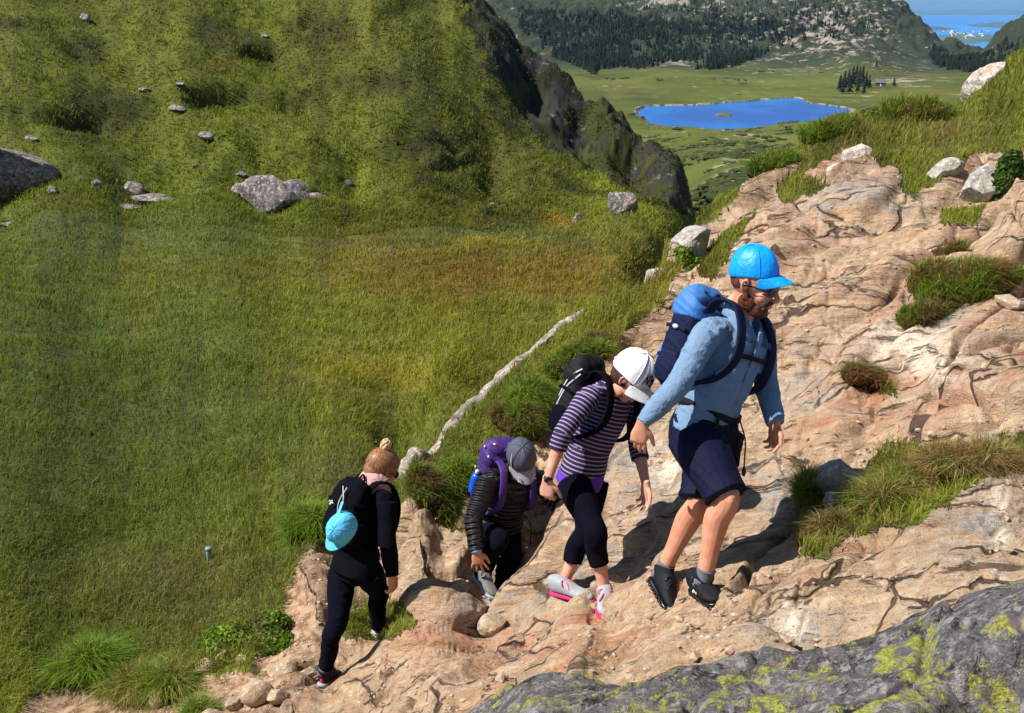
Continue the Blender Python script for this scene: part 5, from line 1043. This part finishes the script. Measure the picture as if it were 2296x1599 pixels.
for q in (1, -1):   # collar with two points and the button placket
    loft(g, [nk-f*.072+u*.045, nk-f*.045+l*q*.074+u*.042, nk+f*.040+l*q*.080+u*.018, nk+f*.098+l*q*.045-u*.022], [(.030, .006)]*4, u, 10, 5, 3)
    loft(g, [nk+f*.030+l*q*.088+u*.02, nk+f*.098+l*q*.078-u*.030, nk+f*.124+l*q*.044-u*.058], [(.034, .005), (.030, .005), (.005, .004)], u-l*q*.6, 10, 4, 3)
link('collar', raw(g), M_SHIRT, sh_o)
for i in range(6): g = ([], []); ell(g, bodyat(p, .142-.004*i, .006, .12-i*.075), (f, l, u), (.006, .006, .006), 8); link('button', raw(g), M_BUCKLE, sh_o)
g = ([], []); loft(g, [bodyat(p, .139, .004, .15), bodyat(p, .150, .004, .05), bodyat(p, .142, .004, -.08), bodyat(p, .140, .004, -.2)], [(.016, .004)]*4, l, 10, 5, 3); link('placket', raw(g), M_SHIRT, sh_o)
for q in (1, -1):
    g = ([], []); c = bodyat(p, .128, q*.085, .03); loft(g, [c-u*.06, c, c+u*.055], [(.045, .006)]*3, l, 14, 4, 4); link('chest_pocket', fuse(g, .004, 2, .003, 20), M_SHIRT, sh_o)
g = legs_geo(p, 1.06, 1.06, .024, .06, 2.80, .012); link('shorts', fuse(g, .007, 3, .014, 9, 7), M_NAVY, man)
for q, heel in (('r', P(1553,1318,4.68)), ('l', P(1462,1296,4.94))):
    toe = P(1608,1352,4.50) if q == 'r' else P(1506,1375,4.78); up = V3(-.05, -.2, 1) if q == 'r' else V3(.75, -.35, .75)
    if q == 'r': heel, toe = P(1556,1322,4.74), P(1606,1358,4.50)
    else: heel, toe = P(1462,1300,4.92), P(1506,1378,4.74)
    sock(man, p[q+'a']-(p[q+'k']-p[q+'a']).normalized()*.02, p[q+'k'], M_SOCKG, 1.06, .05)
    shoe(man, p[q+'a'], toe, heel, up, .98, M_SHOEB, M_DARK, M_DARK, M_WHITE if q == 'r' else None)
cap('cap', man, at(-.004, 0, .030), p['face']+V3(.1, 0, .28), p['hup']+V3(-.12, .05, 0), M_CAPB, M_CAPB, 1.08, .5, .074, 1.0)
glasses(man, at)
g = ([], [])
fr3 = frame(p['face'], p['hup'])
for q in (1, -1):
    ell(g, at(.012, q*.060, -.066), fr3, (.042, .018, .040), 16); ell(g, at(.048, q*.042, -.086), fr3, (.036, .024, .032), 16); loft(g, [at(.0, q*.078, .03), at(.004, q*.078, -.01), at(.006, q*.072, -.05)], [(.012, .006), (.013, .007), (.018, .010)], fr3[0], 10, 4)
    loft(g, [at(.099, 0, -.046), at(.094, q*.02, -.052), at(.084, q*.032, -.068), at(.078, q*.034, -.084)], [.0085]*4, fr3[2], 10, 4)
ell(g, at(.066, 0, -.098), fr3, (.034, .036, .028), 18); ell(g, at(.040, 0, -.112), fr3, (.034, .030, .016), 14)
link('beard', fuse(g, .0045, 2, .004, 60), M_BEARD, man)
g = ([], []); ell(g, at(-.022, 0, .012), fr3, (.092, .084, .075), 24); link('hair', raw(g), M_BEARD, man)
bp, c, main, lid = backpack('blue and navy hiking backpack worn by the bearded man', p, 1.06, .215, .46, .135, .085, M_PACKN, M_PACKB, M_PACKN)
for i in range(4):
    y_ = -.09+i*.06; ribbon('blue_panel', [c-f*.06+u*.10+l*y_, c-f*.098+u*.02+l*y_*.9, c-f*.10-u*.08+l*y_*.8], .015, .006, M_PACKB, bp, l)
    ribbon('lid_strap', [lid.matrix_world@V3(0,0,0)+c+u*.258+f*.04+l*(y_+.02), c+u*.262-f*.03+l*(y_+.02), c+u*.19-f*.105+l*(y_+.02), c+u*.06-f*.108+l*(y_+.02)], .007, .004, M_PACKN, bp, l)
for hh in (.06, -.08): g = ([], []); ell(g, c-l*.145+u*hh-f*.02, (f, l, u), (.02, .008, .012), 10); link('buckle', raw(g), M_BUCKLE, bp)
ribbon('chest_strap', [bodyat(p, .145, .13, .02), bodyat(p, .160, 0, .022), bodyat(p, .145, -.13, .02)], .012, .004, M_BLACKN, bp, u)
ribbon('hip_belt', [bodyat(p, -.12, -.15, -.27), bodyat(p, .0, -.175, -.26), bodyat(p, .10, -.12, -.27), bodyat(p, .145, 0, -.285), bodyat(p, .10, .12, -.27), bodyat(p, 0, .17, -.26)], .017, .006, M_BLACKN, bp, u)
q0 = bodyat(p, .152, .02, -.285); ribbon('belt_tail', [q0, q0+V3(.02,-.02,-.10), q0+V3(.02,-.02,-.22)], .011, .003, M_BLACKN, bp, l)
q0 = bodyat(p, .10, .125, -.28); ribbon('belt_cord', [q0, q0+V3(.03,-.01,-.1), q0+V3(.035,-.01,-.24)], .004, .003, M_BLACKN, bp, l); g = ([], []); loft(g, [q0+V3(.035,-.01,-.235), q0+V3(.036,-.01,-.26), q0+V3(.036,-.01,-.285)], [.004, .011, .008], l, 10, 4); link('toggle', raw(g), M_DARK, bp)
q0 = bodyat(p, .135, -.10, -.28); ribbon('belt_tail', [q0, q0+V3(-.01,-.02,-.07), q0+V3(.0,-.03,-.15)], .013, .004, M_BLACKN, bp, l)

# ---- the woman in the white cap and striped jersey
p = pose(pelvis=(1304,1062,5.40), waist=(1322,1005,5.37), neck=(1374,862,5.32), rs=(1316,893,5.20), re=(1262,972,5.12), rw=(1228,1076,5.12), ls=(1424,900,5.46), le=(1430,1000,5.44), lw=(1448,1084,5.34),
         rh=(1284,1082,5.32), lh=(1328,1078,5.50), rk=(1336,1196,5.14), ra=(1355,1322,5.22), lk=(1312,1196,5.44), la=(1264,1310,5.52), rt=(1354,1372,5.10), lt=(1318,1345,5.42), head=(1412,850,5.22))
p['face'] = V3(.60, -.50, -.68); p['hup'] = V3(.55, -.20, .8)
w2 = empty('person', P(1320,1370,5.3), 'woman in white cap and purple striped jersey with capri leggings, walking behind the bearded man', 'person')
hands = {'r': (V3(-.04,-.1,-1), V3(-.4,-.9,.1), -1, (.9,1.1,1.2,1.3), .05), 'l': (V3(.06,-.1,-1), V3(.8,.5,0), 1, (.4,.6,.75,.9), .08)}
g, at = body(p, .97, False, hands); link('body', fuse(g, .0042, 3), M_SKIN2, w2)
g = top_geo(p, .97, .88, .010, .02, 4, .008, 1.0, .075); me = fuse(g, .006, 3, .005, 12, 13)
ax_ = p['bu']; tor = [p['pelvis']-ax_*.3, p['pelvis'], p['waist'], p['chest'], p['neck']+ax_*.1]
along(me, [(tor, 1.6, 0), (arm_pts(p['rs'], p['re'], p['rw']), .75, 0), (arm_pts(p['ls'], p['le'], p['lw']), .75, 0)]); link('striped_jersey', me, M_STR, w2)
hp_ = (p['lh']-p['rh']).normalized(); g = ([], []); loft(g, [p['pelvis']-ax_*.062, p['pelvis']-ax_*.02, p['pelvis']+ax_*.03], [(.158, .118), (.155, .115), (.15, .11)], sides=[hp_]*3, n=30, cap=.1); link('purple_undershirt', fuse(g, .006, 3, .005, 14), M_PURP, w2)
g = legs_geo(p, .97, .88, .006, .05, 4.75); link('capri_leggings', fuse(g, .006, 3, .004, 12, 17), M_LEG, w2)
shoe(w2, p['ra'], P(1355,1388,5.10), P(1352,1342,5.26), V3(.1,-.3,.9), .92, M_SHOEW, M_PINK, M_PINK, cleat=.5)
shoe(w2, p['la'], P(1328,1350,5.36), P(1240,1328,5.54), V3(.05,-.1,1), .92, M_SHOEW, M_PINK, M_PINK, cleat=.5)
cp = cap('cap', w2, at(-.004, 0, .016), p['face']+V3(.1, 0, .15), p['hup'], M_WHITE, M_WHITE, 1.10, .6, .078, 1.3)
fr3 = frame(p['face']+V3(.1, 0, .15), p['hup']); cc = at(-.004, 0, .016)
def on_cap(a, h): # point on the crown front-right
    ca, sa = math.cos(a), math.sin(a); r = math.sqrt(max(0, 1-(h/.118)**2)); return cc+(fr3[0]*(.1175*r*ca-.006)+fr3[1]*.0975*r*sa)*1.08+fr3[2]*(h*1.08+.0225)
for nm, seq in (('embroidered_mark', [(-.75,.018),(-.70,.05),(-.66,.062),(-.60,.035),(-.54,.022),(-.50,.05),(-.46,.07)]), ('embroidered_mark', [(-.44,.058),(-.36,.066),(-.33,.050),(-.40,.042),(-.32,.034),(-.34,.018),(-.42,.016)]), ('embroidered_mark', [(-.26,.05),(-.22,.034),(-.16,.05)]), ('embroidered_mark', [(-.16,.055),(-.20,.03),(-.26,.008)])):
    g = ([], []); loft(g, [on_cap(a, h) for a, h in seq], [.0028]*len(seq), fr3[2], 6, 4); link(nm, raw(g), M_NAVY, cp)
g = ([], []); ell(g, at(-.026, 0, .0), fr3, (.088, .080, .080), 22); link('hair', raw(g), M_DHAIR, w2)
g = ([], []); loft(g, [cc-fr3[0]*.112+fr3[2]*.03-fr3[1]*.02, cc-fr3[0]*.125+fr3[2]*.02, cc-fr3[0]*.112+fr3[2]*.03+fr3[1]*.02], [.009]*3, fr3[2], 8, 4); link('cap_strap', raw(g), M_WHITE, cp)
wr = p['rw']; d_ = (p['rw']-p['re']).normalized(); g = ([], []); loft(g, [wr-d_*.018, wr-d_*.002], [(.029, .026)]*2, p['bu'], 20, 3, cap=.05); wt = link('wristwatch', raw(g), M_DARK, w2)
g = ([], []); ell(g, wr-d_*.01+V3(-.01,-.026,0), (V3(1,0,0), V3(0,1,0), V3(0,0,1)), (.014, .006, .014), 12); link('dial', raw(g), M_DARK, wt)
bp, c, main, lid = backpack('black backpack with grey zips worn by the woman in the striped jersey', p, .92, .185, .40, .115, .075, M_BLACKN, M_BLACKN, M_BLACK)
f, l, u = p['bf'], p['bl'], p['bu']
for k_, (a, b_) in enumerate((((-.10, .17), (-.07, -.04)), ((-.04, .19), (.0, .02)))):
    ribbon('reflective_zip', [c-l*.12+u*a[1] if False else c-l*.118+f*(a)+u*(b_) for a, b_ in ((.05, .19-k_*.03), (-.02, .12-k_*.06), (-.05, .0-k_*.08))], .004, .002, M_BUCKLE, bp, u)
ribbon('reflective_zip', [c-l*.10+u*.215-f*.05, c-l*.03+u*.225-f*.055, c+l*.05+u*.215-f*.05], .004, .003, M_BUCKLE, bp, u)

# ---- the crouching woman in the grey cap
p = pose(pelvis=(1118,1185,6.95), waist=(1126,1140,6.90), neck=(1150,1062,6.74), rs=(1094,1078,6.66), re=(1062,1165,6.52), rw=(1068,1236,6.44), ls=(1200,1068,6.82), le=(1242,1122,6.74), lw=(1294,1182,6.62),
         rh=(1096,1196,6.92), lh=(1136,1192,7.02), rk=(1118,1212,6.52), ra=(1080,1292,6.62), lk=(1146,1250,6.76), la=(1114,1340,6.92), rt=(1096,1325,6.46), lt=(1122,1362,6.80), head=(1168,1030,6.58))
p['face'] = V3(.22, -.62, -.74); p['hup'] = V3(.08, -.62, .72)
p['legk'] = .8
w3 = empty('person', P(1100,1350,6.8), 'stooping woman in grey cap and black puffer jacket reaching for her shoe', 'person')
hands = {'r': (V3(.16,-.12,-1), V3(-.1,-.9,.3), -1, (.12,.15,.2,.25), .55, 1.0, 0), 'l': (V3(.6,-.1,-.7), V3(.3,-.8,.3), 1, (.4,.5,.6,.7), .2)}
g, at = body(p, .95, False, hands); link('body', fuse(g, .0045, 3), M_SKIN, w3)
g = top_geo(p, .95, .90, .026, .03, 6, .018, 1.02, .062); me = fuse(g, .007, 3, .006, 14, 23)
ax_ = p['bu']; along(me, [([p['pelvis']-ax_*.3, p['pelvis'], p['waist'], p['chest'], p['neck']+ax_*.1], 1.6, 0), (arm_pts(p['rs'], p['re'], p['rw']), .75, 0), (arm_pts(p['ls'], p['le'], p['lw']), .75, 0)])
jk = link('puffer_jacket', me, M_QUILT, w3)
for q in 'rl':
    d_ = (p[q+'w']-p[q+'e']).normalized(); g = ([], []); loft(g, [p[q+'w']-d_*.03, p[q+'w']+d_*.012], [(.037, .035), (.036, .034)], ax_, 16, 3, cap=.1); link('blue_cuff', raw(g), cloth('pale blue cuff', (.25, .38, .75)) if q == 'r' else bpy.data.materials['pale blue cuff'], w3)
g = ([], []); loft(g, [p['neck']-p['bf']*.03-ax_*.01, p['neck']+ax_*.03, p['neck']+p['bf']*.01+ax_*.06], [(.075, .07), (.07, .065), (.066, .06)], p['bl'], 20, 4, cap=.1); link('collar', fuse(g, .006, 2, .005, 20), M_QUILT, jk)
g = legs_geo(p, .95, .88, .012, .05, 6); link('trousers', fuse(g, .0065, 3, .008, 13, 27), M_TROU, w3)
shoe(w3, p['ra'], P(1106,1342,6.46), P(1066,1292,6.66), V3(.55,-.60,.55), .95, M_SHOEG, M_SHOEW, M_DARK)
shoe(w3, p['la'], P(1126,1372,6.80), P(1104,1350,7.02), V3(.05,-.1,1), .95, M_SHOEG, M_SHOEW, M_DARK)
cp = cap('cap', w3, at(-.004, 0, .016), p['face']+V3(0, 0, .25), p['hup'], M_CAPG, M_CAPG2, 1.08, .75)
fr3 = frame(p['face']+V3(0, 0, .25), p['hup']); cc = at(-.004, 0, .016)
for q in (1, -1):
    g = ([], []); pts = [cc+(fr3[0]*(.113*r*math.cos(a)-.006)+fr3[1]*.0945*r*math.sin(a)*q)*1.06+fr3[2]*(h*1.08+.024) for a, h, r in ((1.0,.01,1.0),(1.15,.045,.93),(1.4,.08,.73))]; loft(g, pts, [(.013, .003), (.010, .003), (.004, .003)], fr3[0], 8, 4); link('mesh_panel', raw(g), M_CAPG2, cp)
    for s_ in range(3):
        g = ([], []); ell(g, cc+fr3[0]*(.135+.009*s_)+fr3[1]*q*(.055-.012*(s_ % 2))+fr3[2]*(-.002-.01*s_), fr3, (.006, .007, .006), 8); link('embroidered_flower', raw(g), M_BUCKLE, cp)
g = ([], []); ell(g, at(-.026, 0, .0), fr3, (.088, .080, .080), 22); link('hair', raw(g), M_DHAIR, w3)
bp, c, main, lid = backpack('violet backpack with yellow piping on the back of the stooping woman', p, .95, .20, .44, .13, .085, M_PACKP, M_PACKP, M_PACKP)
f, l, u = p['bf'], p['bl'], p['bu']
ribbon('yellow_piping', [c-l*.08+u*.268+f*.02, c-l*.09+u*.245-f*.055, c-l*.10+u*.17-f*.11], .007, .004, M_YEL, bp, l)
ribbon('yellow_piping', [c+l*.02+u*.272+f*.02, c-l*.0+u*.255-f*.055, c-l*.01+u*.18-f*.115], .004, .004, M_BUCKLE, bp, l)
for a, b_ in ((.06, .20), (-.02, .23), (-.08, .02), (.02, -.12)): g = ([], []); ell(g, c-l*.135+f*a+u*b_, (f, l, u), (.012, .006, .010), 8); link('buckle', raw(g), M_BUCKLE, bp)
b0 = c-l*.155-u*.06; bt = empty('water_bottle', b0-u*.06, 'blue water bottle in the side pocket of the violet backpack', 'bottle')
g = ([], []); loft(g, [b0-u*.07, b0-u*.06, b0+u*.05, b0+u*.075, b0+u*.085], [.030, .034, .034, .022, .016], f, 18, 4); link('bottle_body', raw(g), M_BOT, bt)
g = ([], []); loft(g, [b0+u*.086, b0+u*.105], [.018, .017], f, 14, 3); link('bottle_lid', raw(g), M_BUCKLE, bt)
q0 = bodyat(p, .16, .04, -.05); ribbon('drawcord', [q0, q0+V3(.06,-.04,-.08), q0+V3(.06,-.04,-.24)], .004, .003, M_BLACKN, bp, l)

# ---- the woman seen from behind
p = pose(pelvis=(796,1262,6.28), waist=(803,1215,6.26), neck=(838,1098,6.30), rs=(868,1128,6.16), re=(868,1212,6.12), rw=(880,1292,6.12), ls=(776,1122,6.42), le=(768,1200,6.5), lw=(790,1270,6.62),
         rh=(824,1280,6.22), lh=(770,1278,6.36), rk=(852,1330,6.5), ra=(846,1405,6.70), lk=(756,1395,6.22), la=(729,1498,6.28), rt=(884,1408,6.80), lt=(744,1528,6.42), head=(858,1052,6.32))
p['face'] = V3(.70, .45, -.50); p['hup'] = V3(.38, .22, .85)
p['legk'] = .7
w1 = empty('person', P(740,1540,6.3), 'blond woman seen from behind in black jacket and trousers with her hair in a bun', 'person')
hands = {'r': (V3(.02,.02,-1), V3(.8,-.5,0), -1, (.5,.6,.7,.8), .12), 'l': (V3(.1,.2,-1), V3(-.8,.5,0), 1, (.5,.6,.7,.8), .1)}
g, at = body(p, .98, False, hands); link('body', fuse(g, .0045, 3), M_SKIN, w1)
g = top_geo(p, .98, .90, .016, .07, 6, .012, 1.04, .06); jk = link('jacket', fuse(g, .007, 3, .007, 12, 33), M_BLACK, w1)
g = ([], []); nk = p['neck']; f, l, u = p['bf'], p['bl'], p['bu']
loft(g, [nk-f*.09-u*.07, nk-f*.105-u*.02, nk-f*.075+u*.015], [(.10, .03), (.11, .035), (.09, .02)], l, 20, 4); link('hood', fuse(g, .006, 3, .01, 16, 3), M_BLACK, jk)
g = legs_geo(p, .98, .86, .006, .05, 6); link('trousers', fuse(g, .0065, 3, .010, 12, 37), M_TROU, w1)
g = ([], []); loft(g, [nk-u*.02, nk+u*.035, nk+f*.012+u*.085, nk+f*.02+u*.105], [(.098, .096), (.110, .106), (.100, .098), (.084, .082)], l, 24, 4, cap=.2); link('scarf', fuse(g, .005, 2, .010, 22, 5), M_SCARF, w1)
sock(w1, p['la'], p['lk'], M_SOCKG, 1., .05)
shoe(w1, p['la'], P(756,1515,6.50), P(720,1538,6.26), V3(0,-.15,1), .95, M_SHOEB, M_SHOEW, M_PINK, M_PINK, cleat=.5)
shoe(w1, p['ra'], P(898,1405,6.86), P(838,1420,6.70), V3(0,-.15,1), .95, M_SHOEB, M_SHOEW, M_DARK)
fr3 = frame(p['face'], p['hup'])
g = ([], []); ell(g, at(-.020, 0, .036), fr3, (.110, .094, .104), 32); ell(g, at(-.045, 0, -.02), fr3, (.078, .080, .066), 20); ell(g, at(.04, 0, .07), fr3, (.05, .062, .045), 18); link('hair', fuse(g, .004, 6), M_HAIR, w1)
g = ([], []); c = at(-.06, 0, .146)
for k_ in range(9):
    a = k_*2.4; loft(g, [c-fr3[2]*.045, c+fr3[0]*.026*math.cos(a)+fr3[1]*.026*math.sin(a), c+fr3[0]*.022*math.cos(a+.8)+fr3[1]*.022*math.sin(a+.8)+fr3[2]*.032, c+fr3[2]*(.02+.004*k_)-fr3[0]*.01], [.012, .011, .010, .004], fr3[2], 8, 4)
link('hair_bun', fuse(g, .003, 1), M_BUN, w1)
glasses(w1, at)
bp, c, main, lid = backpack('plain black daypack worn by the blond woman', p, .95, .155, .40, .135, .070, M_BLACK, M_BLACK, M_BLACK, .8)
f, l, u = p['bf'], p['bl'], p['bu']
g = ([], []); c3 = c-f*.135+u*.035+l*.02; 
for dx_, dz_ in ((0, 0), (.014, .006), (-.014, .002), (.006, -.010), (-.006, .012)): ell(g, c3+l*dx_+u*dz_, (f, l, u), (.004, .009, .006), 8)
link('emblem', raw(g), M_BUCKLE, bp)
for q in (1, -1): ribbon('bungee_cord', [c-f*.10-l*(.03+.02*q)+u*.15, c-f*.118-l*(.05-.02*q)+u*.05, c-f*.11-l*(.03+.02*q)-u*.05], .003, .003, M_BUCKLE, bp, l)
# the pale blue cap hanging from it
hc = P(761, 1192, 5.90); cr = empty('hanging_cap', hc, 'pale blue cap hanging by its strap from the black daypack', 'cap')
cf, cu = V3(-.55, -.15, -.80), V3(-.35, -.80, .30)
cap('crown', cr, hc+V3(.02, .04, .0), cf, cu, M_CAPL, M_CAPL, .95, -.2)
for o in list(COL.objects):
    if o.name.startswith('brim') and o.parent and o.parent.name.startswith('crown'): pass
g = ([], []); loft(g, [hc+V3(.02,.05,.17), hc+V3(.0,.02,.11), hc+V3(.0,.0,.06)], [(.012, .003)]*3, l, 10, 4); link('strap', raw(g), M_CAPL, cr)
